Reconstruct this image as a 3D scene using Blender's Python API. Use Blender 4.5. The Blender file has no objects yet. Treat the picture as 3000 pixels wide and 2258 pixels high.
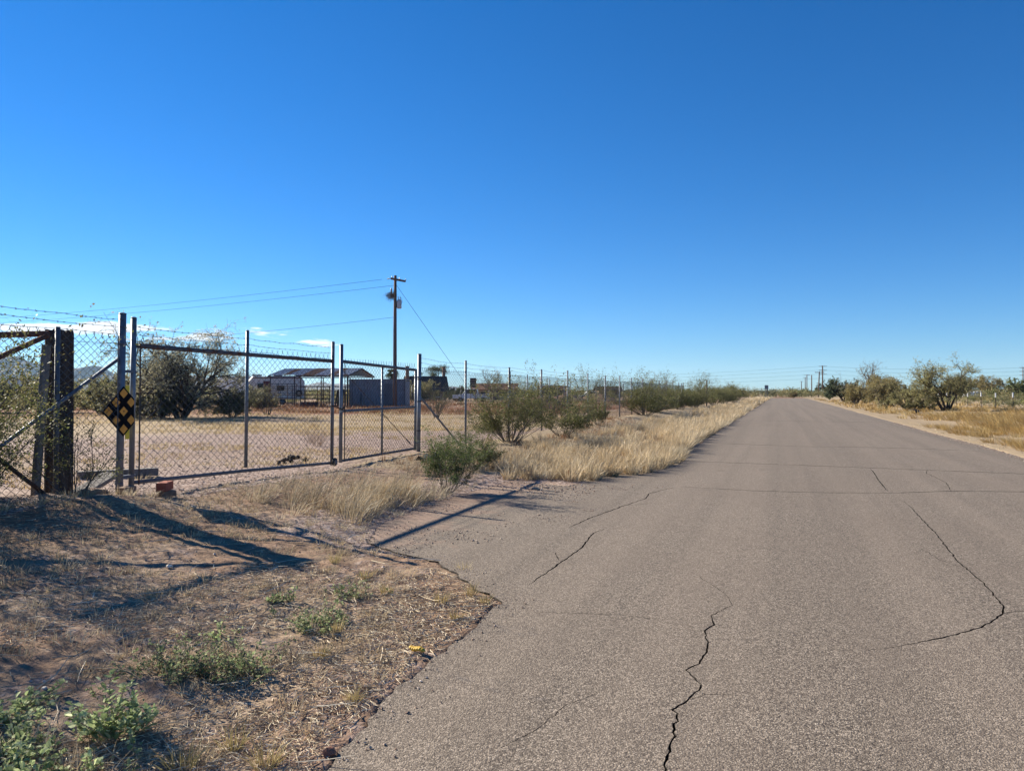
import bpy, math, random
import numpy as np
from mathutils import Vector, geometry as geo

R = math.radians
sc = bpy.context.scene
C = sc.collection

# ------------------------------------------------------------------ camera, sky, sun, exposure
cam = bpy.data.objects.new('camera', bpy.data.cameras.new('camera'))
C.objects.link(cam); sc.camera = cam
cam.data.sensor_width = 36.0; cam.data.lens = 25.92
cam.data.clip_start = 0.05; cam.data.clip_end = 40000
cam.location = (0, 0, 1.5)
cam.rotation_euler = (R(90.477), 0, R(20.09))

SUN_EL, SUN_AZ = 27.2, 166.2          # azimuth counted from +X towards +Y
world = bpy.data.worlds.new('World'); sc.world = world; world.use_nodes = True
wt = world.node_tree; wn = wt.nodes; wl = wt.links
for n in list(wn): wn.remove(n)
wout = wn.new('ShaderNodeOutputWorld'); bg = wn.new('ShaderNodeBackground')
sky = wn.new('ShaderNodeTexSky'); sky.sky_type = 'NISHITA'; sky.sun_disc = False
sky.sun_elevation = R(SUN_EL); sky.sun_rotation = R(90 - SUN_AZ)
sky.altitude = 900; sky.air_density = 1.0; sky.dust_density = 0.0; sky.ozone_density = 3.0
hsv = wn.new('ShaderNodeHueSaturation'); hsv.inputs['Saturation'].default_value = 1.16
tintn = wn.new('ShaderNodeMix'); tintn.data_type = 'RGBA'; tintn.blend_type = 'MULTIPLY'; tintn.inputs[0].default_value = 1
tintn.inputs[7].default_value = (.585, .83, 1.14, 1)
wl.new(sky.outputs[0], tintn.inputs[6]); wl.new(tintn.outputs[2], hsv.inputs['Color'])
# low fair-weather clouds: a thin bank a few degrees above the horizon on the sunward side
tc = wn.new('ShaderNodeTexCoord')
sep = wn.new('ShaderNodeSeparateXYZ'); wl.new(tc.outputs['Generated'], sep.inputs[0])
def wmath(op, a, b=None, c=None):
    m = wn.new('ShaderNodeMath'); m.operation = op
    for i, v in enumerate((a, b, c)):
        if v is None: continue
        if isinstance(v, (int, float)): m.inputs[i].default_value = v
        else: wl.new(v, m.inputs[i])
    return m.outputs[0]
az = wmath('ARCTAN2', sep.outputs['Y'], sep.outputs['X'])
cmb = wn.new('ShaderNodeCombineXYZ')
wl.new(wmath('MULTIPLY', az, 13.0), cmb.inputs[0]); wl.new(wmath('MULTIPLY', sep.outputs['Z'], 75.0), cmb.inputs[1])
cmb.inputs[2].default_value = 4.3
nz = wn.new('ShaderNodeTexNoise'); nz.inputs['Scale'].default_value = 1.0; nz.inputs['Detail'].default_value = 7; nz.inputs['Roughness'].default_value = 0.58
wl.new(cmb.outputs[0], nz.inputs['Vector'])
def smooth(v, a, b):
    m = wn.new('ShaderNodeMapRange'); m.interpolation_type = 'SMOOTHSTEP'
    wl.new(v, m.inputs[0]); m.inputs[1].default_value = a; m.inputs[2].default_value = b
    return m.outputs[0]
band = wmath('MULTIPLY', smooth(sep.outputs['Z'], 0.036, 0.066), wmath('SUBTRACT', 1.0, smooth(sep.outputs['Z'], 0.074, 0.098)))
bank = wmath('MULTIPLY', smooth(az, 1.88, 2.28), wmath('SUBTRACT', 1.0, smooth(az, 3.0, 3.12)))
dens = wmath('ADD', nz.outputs[0], wmath('MULTIPLY', wmath('SUBTRACT', wmath('MULTIPLY', band, bank), 1.0), 0.45))
cmask = smooth(dens, 0.455, 0.57)
mixc = wn.new('ShaderNodeMix'); mixc.data_type = 'RGBA'
wl.new(wmath('MULTIPLY', cmask, 0.9), mixc.inputs[0]); wl.new(hsv.outputs[0], mixc.inputs[6])
mixc.inputs[7].default_value = (9.5, 9.7, 10.0, 1)
wl.new(mixc.outputs[2], bg.inputs['Color']); bg.inputs['Strength'].default_value = 0.05
wl.new(bg.outputs[0], wout.inputs[0])

sun_d = bpy.data.lights.new('sun', 'SUN'); sun_d.energy = 5.0; sun_d.angle = R(0.5); sun_d.color = (1.0, 0.91, 0.75)
sun = bpy.data.objects.new('sun', sun_d); C.objects.link(sun)
sv = Vector((math.cos(R(SUN_AZ))*math.cos(R(SUN_EL)), math.sin(R(SUN_AZ))*math.cos(R(SUN_EL)), math.sin(R(SUN_EL))))
sun.rotation_euler = sv.to_track_quat('Z', 'Y').to_euler(); sun.location = sv*60
sc.view_settings.view_transform = 'Standard'; sc.view_settings.look = 'None'
sc.view_settings.gamma = 1; sc.view_settings.use_curve_mapping = False
sc.view_settings.exposure = 1.3
sc.cycles.use_denoising = True; sc.cycles.max_bounces = 6; sc.cycles.transparent_max_bounces = 8
sc.cycles.diffuse_bounces = 3; sc.cycles.volume_bounces = 2; sc.cycles.use_adaptive_sampling = False

# ------------------------------------------------------------------ helpers
def vnoise(x, y, seed=0):
    x = np.asarray(x, float); y = np.asarray(y, float)
    ix = np.floor(x); iy = np.floor(y); fx = x-ix; fy = y-iy
    fx = fx*fx*(3-2*fx); fy = fy*fy*(3-2*fy)
    def h(a, b):
        v = np.sin(a*127.1+b*311.7+seed*74.7)*43758.5453
        return v-np.floor(v)
    return (h(ix, iy)*(1-fx)+h(ix+1, iy)*fx)*(1-fy)+(h(ix, iy+1)*(1-fx)+h(ix+1, iy+1)*fx)*fy
def fbm(x, y, oct=4, seed=0):
    s = 0; a = 1; t = 0
    for i in range(oct):
        s = s+a*vnoise(x*2**i+i*17.3, y*2**i-i*9.1, seed+i); t += a; a *= .5
    return s/t
def sstep(a, b, v):
    t = np.clip((v-a)/(b-a), 0, 1); return t*t*(3-2*t)

def mesh_np(name, V, F, col=None, smooth=False):
    V = np.ascontiguousarray(V, np.float32); F = np.ascontiguousarray(F, np.int32)
    k = F.shape[1]
    me = bpy.data.meshes.new(name)
    me.vertices.add(len(V)); me.vertices.foreach_set('co', V.ravel())
    me.loops.add(F.size); me.loops.foreach_set('vertex_index', F.ravel())
    me.polygons.add(len(F))
    me.polygons.foreach_set('loop_start', np.arange(0, F.size, k, dtype=np.int32))
    me.polygons.foreach_set('loop_total', np.full(len(F), k, np.int32))
    me.polygons.foreach_set('use_smooth', np.full(len(F), smooth, bool))
    if col is not None:
        at = me.color_attributes.new('tint', 'FLOAT_COLOR', 'POINT')
        c4 = np.ones((len(V), 4), np.float32); c4[:, :3] = col
        at.data.foreach_set('color', c4.ravel())
    me.update(calc_edges=True)
    return me

class MB:
    """collects shapes, then links them as one mesh object"""
    def __init__(s): s.v = []; s.f = []
    def add(s, v, f):
        o = len(s.v); s.v += [tuple(p) for p in v]; s.f += [tuple(i+o for i in q) for q in f]; return s
    def box(s, c, d, rz=0.0, tilt=None):
        hx, hy, hz = d[0]/2, d[1]/2, d[2]/2
        cs, sn = math.cos(rz), math.sin(rz); v = []
        for x, y, z in ((-1,-1,-1),(1,-1,-1),(1,1,-1),(-1,1,-1),(-1,-1,1),(1,-1,1),(1,1,1),(-1,1,1)):
            p = Vector((x*hx, y*hy, z*hz))
            if tilt: p.rotate(tilt)
            v.append((c[0]+p.x*cs-p.y*sn, c[1]+p.x*sn+p.y*cs, c[2]+p.z))
        return s.add(v, [(0,3,2,1),(4,5,6,7),(0,1,5,4),(1,2,6,5),(2,3,7,6),(3,0,4,7)])
    def tube(s, pts, r, n=8, caps=True):
        pts = [Vector(p) for p in pts]; m = len(pts)
        rr = r if isinstance(r, (list, tuple)) else [r]*m
        v = []; f = []; ref = None
        for i, p in enumerate(pts):
            t = (pts[min(i+1, m-1)]-pts[max(i-1, 0)]).normalized()
            if ref is None: ref = t.orthogonal().normalized()
            u = (ref-t*ref.dot(t)).normalized(); ref = u; w = t.cross(u)
            for k in range(n):
                a = 2*math.pi*k/n
                v.append(p+u*(math.cos(a)*rr[i])+w*(math.sin(a)*rr[i]))
        for i in range(m-1):
            for k in range(n):
                a = i*n+k; b = i*n+(k+1) % n
                f.append((a, b, b+n, a+n))
        if caps: f.append(tuple(range(n-1, -1, -1))); f.append(tuple((m-1)*n+k for k in range(n)))
        return s.add(v, f)
    def ring(s, c, axis, R_, r, n=14, m=6):
        a = Vector(axis).normalized(); u = a.orthogonal().normalized(); w = a.cross(u); v = []; f = []
        for i in range(n):
            t = 2*math.pi*i/n; d = u*math.cos(t)+w*math.sin(t)
            for k in range(m):
                b = 2*math.pi*k/m; v.append(Vector(c)+d*(R_+r*math.cos(b))+a*(r*math.sin(b)))
        for i in range(n):
            for k in range(m):
                f.append((i*m+k, ((i+1) % n)*m+k, ((i+1) % n)*m+(k+1) % m, i*m+(k+1) % m))
        return s.add(v, f)
    def rock(s, c, d, seed=0, sub=2, rough=.18):
        rng = random.Random(seed); import bmesh
        bm = bmesh.new(); bmesh.ops.create_icosphere(bm, subdivisions=sub, radius=.5)
        k = [Vector((rng.uniform(-1,1), rng.uniform(-1,1), rng.uniform(-1,1))) for _ in range(6)]
        v = []
        for p in bm.verts:
            q = p.co.copy(); g = 1+rough*sum(math.sin(q.dot(a)*9+i) for i, a in enumerate(k))/3
            v.append((c[0]+q.x*d[0]*g, c[1]+q.y*d[1]*g, c[2]+q.z*d[2]*g))
        f = [[a.index for a in p.verts] for p in bm.faces]; bm.free()
        return s.add(v, f)
    def build(s, name, mat, parent=None, smooth=False, loc=None, bevel=0):
        me = bpy.data.meshes.new(name); me.from_pydata(s.v, [], s.f); me.update()
        if smooth: me.polygons.foreach_set('use_smooth', [True]*len(me.polygons))
        return link(name, me, mat, parent, loc, bevel)
def link(name, me, mat, parent=None, loc=None, bevel=0):
    o = bpy.data.objects.new(name, me); C.objects.link(o)
    if mat and not me.materials: me.materials.append(mat)
    if parent: o.parent = parent
    if loc is not None: o.location = loc
    if bevel:
        b = o.modifiers.new('bevel', 'BEVEL'); b.width = bevel; b.segments = 2; b.limit_method = 'ANGLE'
    return o
def tag(o, label=None, cat=None, group=None, kind=None):
    if label: o['label'] = label
    if cat: o['category'] = cat
    if group: o['group'] = group
    if kind: o['kind'] = kind
    return o
def thing(name, label, cat, loc=(0,0,0), rz=0, group=None):
    o = bpy.data.objects.new(name, None); C.objects.link(o); o.empty_display_size = .2
    o.location = loc; o.rotation_euler = (0, 0, rz)
    return tag(o, label, cat, group)
def copy_thing(src, loc, rz=0, scale=1, label=None, group=None):
    r = src.copy(); C.objects.link(r); r.location = loc; r.rotation_euler = (0, 0, rz)
    r.scale = scale if isinstance(scale, tuple) else (scale,)*3
    if label: r['label'] = label
    if group: r['group'] = group
    for ch in list(src.children):
        c = ch.copy(); C.objects.link(c); c.parent = r
        for g in list(ch.children):
            d = g.copy(); C.objects.link(d); d.parent = c
    return r

# ---- batches of small shapes (numpy)
def norm(a): return a/np.maximum(np.linalg.norm(a, axis=-1, keepdims=True), 1e-9)
def prisms(P0, P1, r0, r1, n=3):
    P0 = np.asarray(P0, float); P1 = np.asarray(P1, float); N = len(P0)
    r0 = np.broadcast_to(r0, N)[:, None]; r1 = np.broadcast_to(r1, N)[:, None]
    d = norm(P1-P0); ref = np.where(np.abs(d[:, 2:3]) < .9, np.array([[0,0,1.]]), np.array([[1.,0,0]]))
    u = norm(np.cross(d, ref)); w = np.cross(d, u)
    V = np.zeros((N, 2*n, 3))
    for k in range(n):
        a = 2*math.pi*k/n; e = u*math.cos(a)+w*math.sin(a)
        V[:, k] = P0+e*r0; V[:, n+k] = P1+e*r1
    f = []
    for k in range(n):
        b = (k+1) % n; f += [(k, b, n+b), (k, n+b, n+k)]
    F = (np.arange(N)*2*n)[:, None, None]+np.array(f)[None]
    return V.reshape(-1, 3), F.reshape(-1, 3)
def leaves_np(c, d, s, L, W):
    N = len(c); L = np.broadcast_to(L, N)[:, None]; W = np.broadcast_to(W, N)[:, None]
    V = np.stack([c-d*L*.5, c+s*W*.5, c+d*L*.5, c-s*W*.5], 1)
    F = (np.arange(N)*4)[:, None, None]+np.array([(0,1,2),(0,2,3)])[None]
    return V.reshape(-1, 3), F.reshape(-1, 3)
def blades_np(rng, B, D, L, W, bend):
    """curved tapering blades: base, direction, length, width, bend vector"""
    N = len(B); L = L[:, None]; W = np.broadcast_to(W, N)[:, None]
    s = norm(np.cross(D, rng.normal(size=(N, 3))))
    mid = B+D*L*.55+bend*L*.2; tip = B+D*L+bend*L
    V = np.stack([B-s*W*.5, B+s*W*.5, mid-s*W*.4, mid+s*W*.4, tip], 1)
    F = (np.arange(N)*5)[:, None, None]+np.array([(0,1,3),(0,3,2),(2,3,4)])[None]
    return V.reshape(-1, 3), F.reshape(-1, 3)
def merge(parts):
    Vs = []; Fs = []; o = 0
    for v, f in parts:
        Vs.append(v); Fs.append(f+o); o += len(v)
    return np.concatenate(Vs), np.concatenate(Fs)

# ------------------------------------------------------------------ materials
def newmat(name, rough=.85):
    m = bpy.data.materials.new(name); m.use_nodes = True
    nt = m.node_tree; b = nt.nodes['Principled BSDF']; b.inputs['Roughness'].default_value = rough
    b.inputs['Specular IOR Level'].default_value = .3
    return m, nt, b
def nd(nt, t, **k):
    n = nt.nodes.new(t)
    for a, v in k.items():
        if a in n.inputs.keys(): n.inputs[a].default_value = v
        else: setattr(n, a, v)
    return n
def noise(nt, scale, detail=4, rough=.55, vec=None, w=0):
    n = nd(nt, 'ShaderNodeTexNoise'); n.inputs['Scale'].default_value = scale; n.inputs['Detail'].default_value = detail; n.inputs['Roughness'].default_value = rough
    if vec is not None: nt.links.new(vec, n.inputs['Vector'])
    return n.outputs['Fac']
def ramp(nt, fac, stops):
    r = nd(nt, 'ShaderNodeValToRGB'); e = r.color_ramp.elements
    while len(e) < len(stops): e.new(.5)
    for i, (p, c) in enumerate(stops): e[i].position = p; e[i].color = (*c, 1) if len(c) == 3 else c
    nt.links.new(fac, r.inputs[0]); return r.outputs[0]
def mix(nt, fac, a, b, blend='MIX'):
    m = nd(nt, 'ShaderNodeMix'); m.data_type = 'RGBA'; m.blend_type = blend
    for i, v in ((0, fac), (6, a), (7, b)):
        if isinstance(v, (int, float)): m.inputs[i].default_value = v
        elif isinstance(v, tuple): m.inputs[i].default_value = (*v, 1)
        else: nt.links.new(v, m.inputs[i])
    return m.outputs[2]
def mapr(nt, v, a, b, c=0, d=1):
    m = nd(nt, 'ShaderNodeMapRange'); nt.links.new(v, m.inputs[0])
    for i, q in enumerate((a, b, c, d)): m.inputs[i+1].default_value = q
    return m.outputs[0]
def bump(nt, b, h, strength, dist):
    n = nd(nt, 'ShaderNodeBump'); n.inputs['Strength'].default_value = strength; n.inputs['Distance'].default_value = dist
    nt.links.new(h, n.inputs['Height']); nt.links.new(n.outputs[0], b.inputs['Normal'])
def simple(name, c0, c1, scale=6, rough=.8, metal=0, bstr=.3, bdist=.004, stretch=None):
    """two-tone weathered surface"""
    m, nt, b = newmat(name, rough); b.inputs['Metallic'].default_value = metal
    t = nd(nt, 'ShaderNodeTexCoord'); vec = t.outputs['Object']
    if stretch:
        mp = nd(nt, 'ShaderNodeMapping'); mp.inputs['Scale'].default_value = stretch; nt.links.new(vec, mp.inputs[0]); vec = mp.outputs[0]
    f = noise(nt, scale, 6, .65, vec)
    nt.links.new(ramp(nt, f, [(.32, c0), (.68, c1)]), b.inputs['Base Color'])
    bump(nt, b, noise(nt, scale*5, 4, .6, vec), bstr, bdist)
    return m
def rusty(name, base, rust=(.13,.045,.02), amt=.5, rough=.55, metal=.35, scale=5):
    m, nt, b = newmat(name, rough); t = nd(nt, 'ShaderNodeTexCoord')
    f = noise(nt, scale, 7, .7, t.outputs['Object']); g = noise(nt, scale*3, 5, .6, t.outputs['Object'])
    c = mix(nt, mapr(nt, g, .3, .7), tuple(x*.7 for x in base), tuple(min(1, x*1.25) for x in base))
    nt.links.new(mix(nt, mapr(nt, f, 1-amt-.06, 1-amt+.08), c, rust), b.inputs['Base Color'])
    b.inputs['Metallic'].default_value = metal
    bump(nt, b, g, .25, .003)
    return m
def foliage(name, tint=(1,1,1), trans=.3, rough=.6):
    """leaf and blade colours come from the per-blade tint"""
    m, nt, b = newmat(name, rough); b.inputs['Specular IOR Level'].default_value = .2
    a = nd(nt, 'ShaderNodeAttribute'); a.attribute_name = 'tint'
    c = mix(nt, 1.0, a.outputs['Color'], tint, 'MULTIPLY')
    nt.links.new(c, b.inputs['Base Color'])
    tr = nd(nt, 'ShaderNodeBsdfTranslucent'); nt.links.new(c, tr.inputs['Color'])
    ms = nd(nt, 'ShaderNodeMixShader'); ms.inputs[0].default_value = trans
    nt.links.new(b.outputs[0], ms.inputs[1]); nt.links.new(tr.outputs[0], ms.inputs[2])
    nt.links.new(ms.outputs[0], nt.nodes['Material Output'].inputs[0])
    return m

M = {}
M['galv'] = rusty('galvanised_steel', (.165,.185,.215), amt=.22, metal=.5, rough=.5, scale=3)
M['galv_dark'] = rusty('dull_steel', (.11,.12,.14), amt=.32, metal=.4, rough=.55, scale=4)
M['rail_rust'] = rusty('rusting_rail', (.10,.105,.12), amt=.45, metal=.35, rough=.6, scale=7)
M['rust'] = simple('rusted_iron', (.10,.035,.022), (.19,.075,.045), 9, .85)
M['wire'] = rusty('wire_steel', (.10,.105,.11), amt=.42, metal=.5, rough=.5, scale=2)
M['wood_tie'] = simple('creosoted_timber', (.025,.019,.016), (.085,.066,.055), 5, .9, stretch=(3,3,.35), bstr=.7, bdist=.01)
M['wood_grey'] = simple('grey_weathered_wood', (.12,.11,.10), (.27,.245,.225), 6, .9, stretch=(3,3,.4), bstr=.5)
M['wood_pole'] = simple('pole_timber', (.075,.045,.033), (.16,.11,.085), 4, .9, stretch=(3,3,.2), bstr=.5)
M['black'] = simple('black_paint', (.006,.006,.007), (.014,.014,.016), 20, .95); M['black'].node_tree.nodes['Principled BSDF'].inputs['Specular IOR Level'].default_value = .05
M['yellow_refl'] = simple('amber_reflector', (.62,.25,.03), (.76,.34,.05), 12, .45)
M['yellow'] = simple('yellow_paint', (.62,.44,.03), (.75,.55,.05), 9, .5)
M['yellow_toy'] = simple('yellow_rubber', (.50,.30,.03), (.62,.40,.06), 14, .6)
M['brick_red'] = simple('red_clay_brick', (.22,.062,.040), (.34,.11,.07), 9, .95, bstr=.6)
M['brick_brown'] = simple('brown_block', (.16,.10,.07), (.27,.18,.13), 10, .95, bstr=.6)
M['concrete'] = simple('concrete', (.22,.20,.18), (.38,.36,.33), 12, .95, bstr=.6)
M['stone_white'] = simple('pale_stone', (.50,.44,.36), (.66,.60,.52), 30, .9)
M['stone_red'] = simple('red_stone', (.17,.07,.045), (.28,.13,.09), 30, .95)
M['dung'] = simple('dark_clods', (.02,.015,.012), (.06,.045,.035), 20, 1)
M['rubber'] = simple('old_rubber', (.025,.026,.028), (.06,.06,.062), 15, .8)
M['dark_steel'] = rusty('pipe_corral_steel', (.05,.05,.055), amt=.45, metal=.3, rough=.6)
M['roof_sheet'] = rusty('grey_corrugated_sheet', (.36,.37,.39), amt=.22, metal=.3, rough=.5, scale=1.3)
M['roof_rust'] = simple('rusted_corrugated_sheet', (.12,.055,.035), (.22,.11,.07), 3, .85)
M['tan_board'] = simple('tan_boarding', (.27,.18,.11), (.40,.28,.18), 4, .9)
M['shed'] = rusty('blue_grey_siding', (.20,.215,.245), amt=.26, metal=.2, rough=.6, scale=1.5)
M['rv'] = simple('cream_trailer_skin', (.66,.61,.52), (.80,.75,.66), 2, .5)
M['white'] = simple('white_paint', (.68,.68,.67), (.82,.82,.81), 2, .5)
M['glass'] = simple('dark_window_glass', (.012,.013,.015), (.03,.032,.035), 3, .08)
M['stripe'] = simple('maroon_trim', (.11,.03,.03), (.17,.05,.05), 4, .6)
M['shingle'] = simple('dark_shingles', (.030,.027,.026), (.075,.065,.06), 5, .95)
M['stucco'] = simple('tan_stucco', (.31,.22,.16), (.42,.31,.23), 3, .95)
M['stucco_brown'] = simple('brown_stucco', (.18,.105,.075), (.26,.16,.12), 3, .95)
M['xfmr'] = simple('transformer_grey', (.36,.39,.41), (.50,.53,.55), 5, .5)
M['insul'] = simple('grey_insulator', (.22,.22,.23), (.32,.32,.33), 9, .3)
M['red_truck'] = simple('red_trailer_paint', (.42,.06,.055), (.55,.10,.09), 2, .5)
M['blue_truck'] = simple('slate_trailer_paint', (.13,.145,.20), (.19,.21,.28), 2, .5)
M['bark'] = simple('dark_bark', (.028,.022,.018), (.085,.068,.055), 14, .95, stretch=(2,2,.5), bstr=.6)
M['bark_grey'] = simple('grey_bark', (.065,.055,.045), (.15,.13,.11), 14, .95, stretch=(2,2,.5))
M['leaf'] = foliage('leaf', trans=.4)
M['weed'] = foliage('weed_leaf', (1.35,1.35,1.3), trans=.5)
M['grass'] = foliage('dry_grass_blade', trans=.22)
M['twig'] = foliage('dead_twig', trans=.0, rough=.9)
M['tar'] = simple('black_plastic_bag', (.01,.01,.011), (.03,.03,.03), 12, .35)
M['silver'] = simple('crumpled_foil', (.18,.185,.19), (.42,.43,.44), 14, .4)
M['dirt_mound'] = simple('mound_soil', (.22,.13,.085), (.36,.235,.165), 2.2, 1, bstr=.8, bdist=.08)

def ground_mat():
    m, nt, b = newmat('desert_soil', .97); b.inputs['Specular IOR Level'].default_value = .1
    g = nd(nt, 'ShaderNodeNewGeometry'); P = g.outputs['Position']
    a = nd(nt, 'ShaderNodeAttribute'); a.attribute_name = 'tint'
    sp = nd(nt, 'ShaderNodeSeparateColor'); nt.links.new(a.outputs['Color'], sp.inputs[0])
    gravel, straw, red = sp.outputs[0], sp.outputs[1], sp.outputs[2]
    n1 = noise(nt, .9, 5, .6, P); n2 = noise(nt, 9, 5, .65, P); n3 = noise(nt, 70, 3, .6, P)
    soil = ramp(nt, n2, [(.28, (.145,.088,.058)), (.5, (.28,.175,.116)), (.75, (.41,.275,.188))])
    soil = mix(nt, mapr(nt, n1, .35, .7, 0, .6), soil, (.17,.122,.086))
    # gravel: small stones of several tones
    vo = nd(nt, 'ShaderNodeTexVoronoi'); vo.inputs['Scale'].default_value = 38; nt.links.new(P, vo.inputs['Vector'])
    sh = nd(nt, 'ShaderNodeSeparateColor'); nt.links.new(vo.outputs['Color'], sh.inputs[0])
    peb = ramp(nt, sh.outputs[0], [(.0, (.13,.085,.068)), (.35, (.24,.17,.14)), (.7, (.34,.255,.215)), (1, (.46,.37,.32))])
    gm = mapr(nt, mix(nt, .5, gravel, n2), .36, .56)
    col = mix(nt, gm, soil, peb)
    lit = ramp(nt, n3, [(.3, (.23,.172,.11)), (.7, (.44,.345,.225))])
    col = mix(nt, mapr(nt, mix(nt, .45, straw, noise(nt, 2.6, 6, .7, P)), .40, .56, 0, .92), col, lit)
    rd = ramp(nt, n3, [(.3, (.115,.045,.022)), (.7, (.24,.10,.05))])
    col = mix(nt, mapr(nt, mix(nt, .45, red, noise(nt, 1.1, 6, .7, P)), .44, .58, 0, .85), col, rd)
    nt.links.new(col, b.inputs['Base Color'])
    h = mix(nt, .5, n3, mix(nt, .6, n2, vo.outputs['Distance']))
    bump(nt, b, h, .7, .02)
    return m
def road_mat():
    m, nt, b = newmat('worn_asphalt', .9); b.inputs['Specular IOR Level'].default_value = .25
    g = nd(nt, 'ShaderNodeNewGeometry'); P = g.outputs['Position']
    vo = nd(nt, 'ShaderNodeTexVoronoi'); vo.inputs['Scale'].default_value = 135; nt.links.new(P, vo.inputs['Vector'])
    v2 = nd(nt, 'ShaderNodeTexVoronoi'); v2.inputs['Scale'].default_value = 75; nt.links.new(P, v2.inputs['Vector'])
    sh = nd(nt, 'ShaderNodeSeparateColor'); nt.links.new(vo.outputs['Color'], sh.inputs[0])
    s2 = nd(nt, 'ShaderNodeSeparateColor'); nt.links.new(v2.outputs['Color'], s2.inputs[0])
    agg = ramp(nt, sh.outputs[0], [(.0, (.055,.043,.034)), (.3, (.146,.119,.093)), (.62, (.228,.187,.147)), (.86, (.315,.262,.208)), (1, (.47,.40,.325))])
    agg = mix(nt, mapr(nt, s2.outputs[1], .88, .91, 0, .7), agg, (.42,.345,.275))
    agg = mix(nt, mapr(nt, s2.outputs[2], .92, .94, 0, .75), agg, (.05,.04,.034))
    gap = mapr(nt, vo.outputs['Distance'], .35, .75, 0, .8)
    col = mix(nt, gap, agg, (.06,.047,.038))
    sx = nd(nt, 'ShaderNodeSeparateXYZ'); nt.links.new(P, sx.inputs[0])
    mp = nd(nt, 'ShaderNodeMapping'); mp.inputs['Scale'].default_value = (1.6, .03, 1); nt.links.new(P, mp.inputs[0])
    lane = noise(nt, 1.0, 5, .6, mp.outputs[0])
    col = mix(nt, mapr(nt, lane, .40, .60, 0, .17), col, (.33,.262,.205))
    mp2 = nd(nt, 'ShaderNodeMapping'); mp2.inputs['Scale'].default_value = (2.7, .05, 1); mp2.inputs['Location'].default_value = (7, 3, 0); nt.links.new(P, mp2.inputs[0])
    col = mix(nt, mapr(nt, noise(nt, 1.0, 5, .6, mp2.outputs[0]), .52, .72, 0, .22), col, (.10,.08,.064))
    big = noise(nt, .6, 6, .65, P)
    col = mix(nt, mapr(nt, big, .40, .64, 0, .32), col, (.15,.118,.093))
    spot = noise(nt, 2.1, 3, .5, P)
    col = mix(nt, mapr(nt, spot, .66, .74, 0, .42), col, (.09,.072,.058))
    # soil drifted over the drive-in
    dm = mapr(nt, sx.outputs[0], -2.7, -4.4)
    dn = nd(nt, 'ShaderNodeMath', operation='MULTIPLY_ADD'); nt.links.new(dm, dn.inputs[0]); dn.inputs[1].default_value = .5
    nt.links.new(noise(nt, 2.2, 6, .7, P), dn.inputs[2])
    soil = ramp(nt, noise(nt, 14, 5, .65, P), [(.3, (.22,.14,.098)), (.7, (.36,.25,.19))])
    col = mix(nt, mapr(nt, dn.outputs[0], .68, .96, 0, .85), col, soil)
    nt.links.new(col, b.inputs['Base Color'])
    inv = nd(nt, 'ShaderNodeMath', operation='SUBTRACT'); inv.inputs[0].default_value = 1; nt.links.new(vo.outputs['Distance'], inv.inputs[1])
    bump(nt, b, inv.outputs[0], .6, .005)
    return m
M['bitumen'] = simple('raw_bitumen', (.012,.010,.009), (.035,.029,.025), 30, .95)
M['ground'] = ground_mat(); M['road'] = road_mat()
mm, nt, b = newmat('far_mountain', 1)
g = nd(nt, 'ShaderNodeNewGeometry')
nt.links.new(ramp(nt, noise(nt, .004, 8, .65, g.outputs['Position']), [(.3, (.06,.05,.045)), (.7, (.15,.12,.10))]), b.inputs['Base Color'])
M['mountain'] = mm

# ------------------------------------------------------------------ road, ground
rng = np.random.default_rng(7); rnd = random.Random(5)
left_edge = [(-2.25,178),(-2.2,140),(-2.3,110),(-2.2,80),(-2.3,60),(-2.22,45),(-2.3,34),(-2.2,26),(-2.25,20.3),(-2.02,16.5),(-1.98,15.5),(-2.31,13.65),(-2.89,12.3),(-3.24,11.3),(-3.84,11.5),(-4.3,11.7),(-4.35,10.9),(-4.38,9.9),(-4.42,8.6),(-4.25,7.3),(-3.85,6.4),(-3.38,6.1),(-2.86,5.9),(-2.51,5.55),(-2.19,5.2),(-1.88,4.95),(-1.86,4.5),(-1.83,4.04),(-1.84,3.32),(-1.73,2.68),(-1.7,2.3),(-1.72,1.2),(-1.7,-3),(-1.7,-12)]
right_edge = [(5.2,-12),(5.2,5),(5.18,13),(5.12,18),(5.22,24),(5.1,30),(5.2,40),(5.15,55),(5.2,75),(5.15,100),(5.2,140),(5.2,178)]
def jag(pts, amp, far=40):
    out = []
    for (x0, y0), (x1, y1) in zip(pts[:-1], pts[1:]):
        L = math.hypot(x1-x0, y1-y0); d = min(abs(y0), abs(y1))
        n = max(1, int(L/(.07 if d < 16 else .25 if d < far else 3)))
        for i in range(n):
            t = i/n; a = amp if d < far else .06
            out.append((x0+(x1-x0)*t+rnd.uniform(-a, a), y0+(y1-y0)*t+rnd.uniform(-a, a)*.6))
    return out+[pts[-1]]
outline = jag(right_edge, .022)+jag(left_edge, .022)
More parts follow.
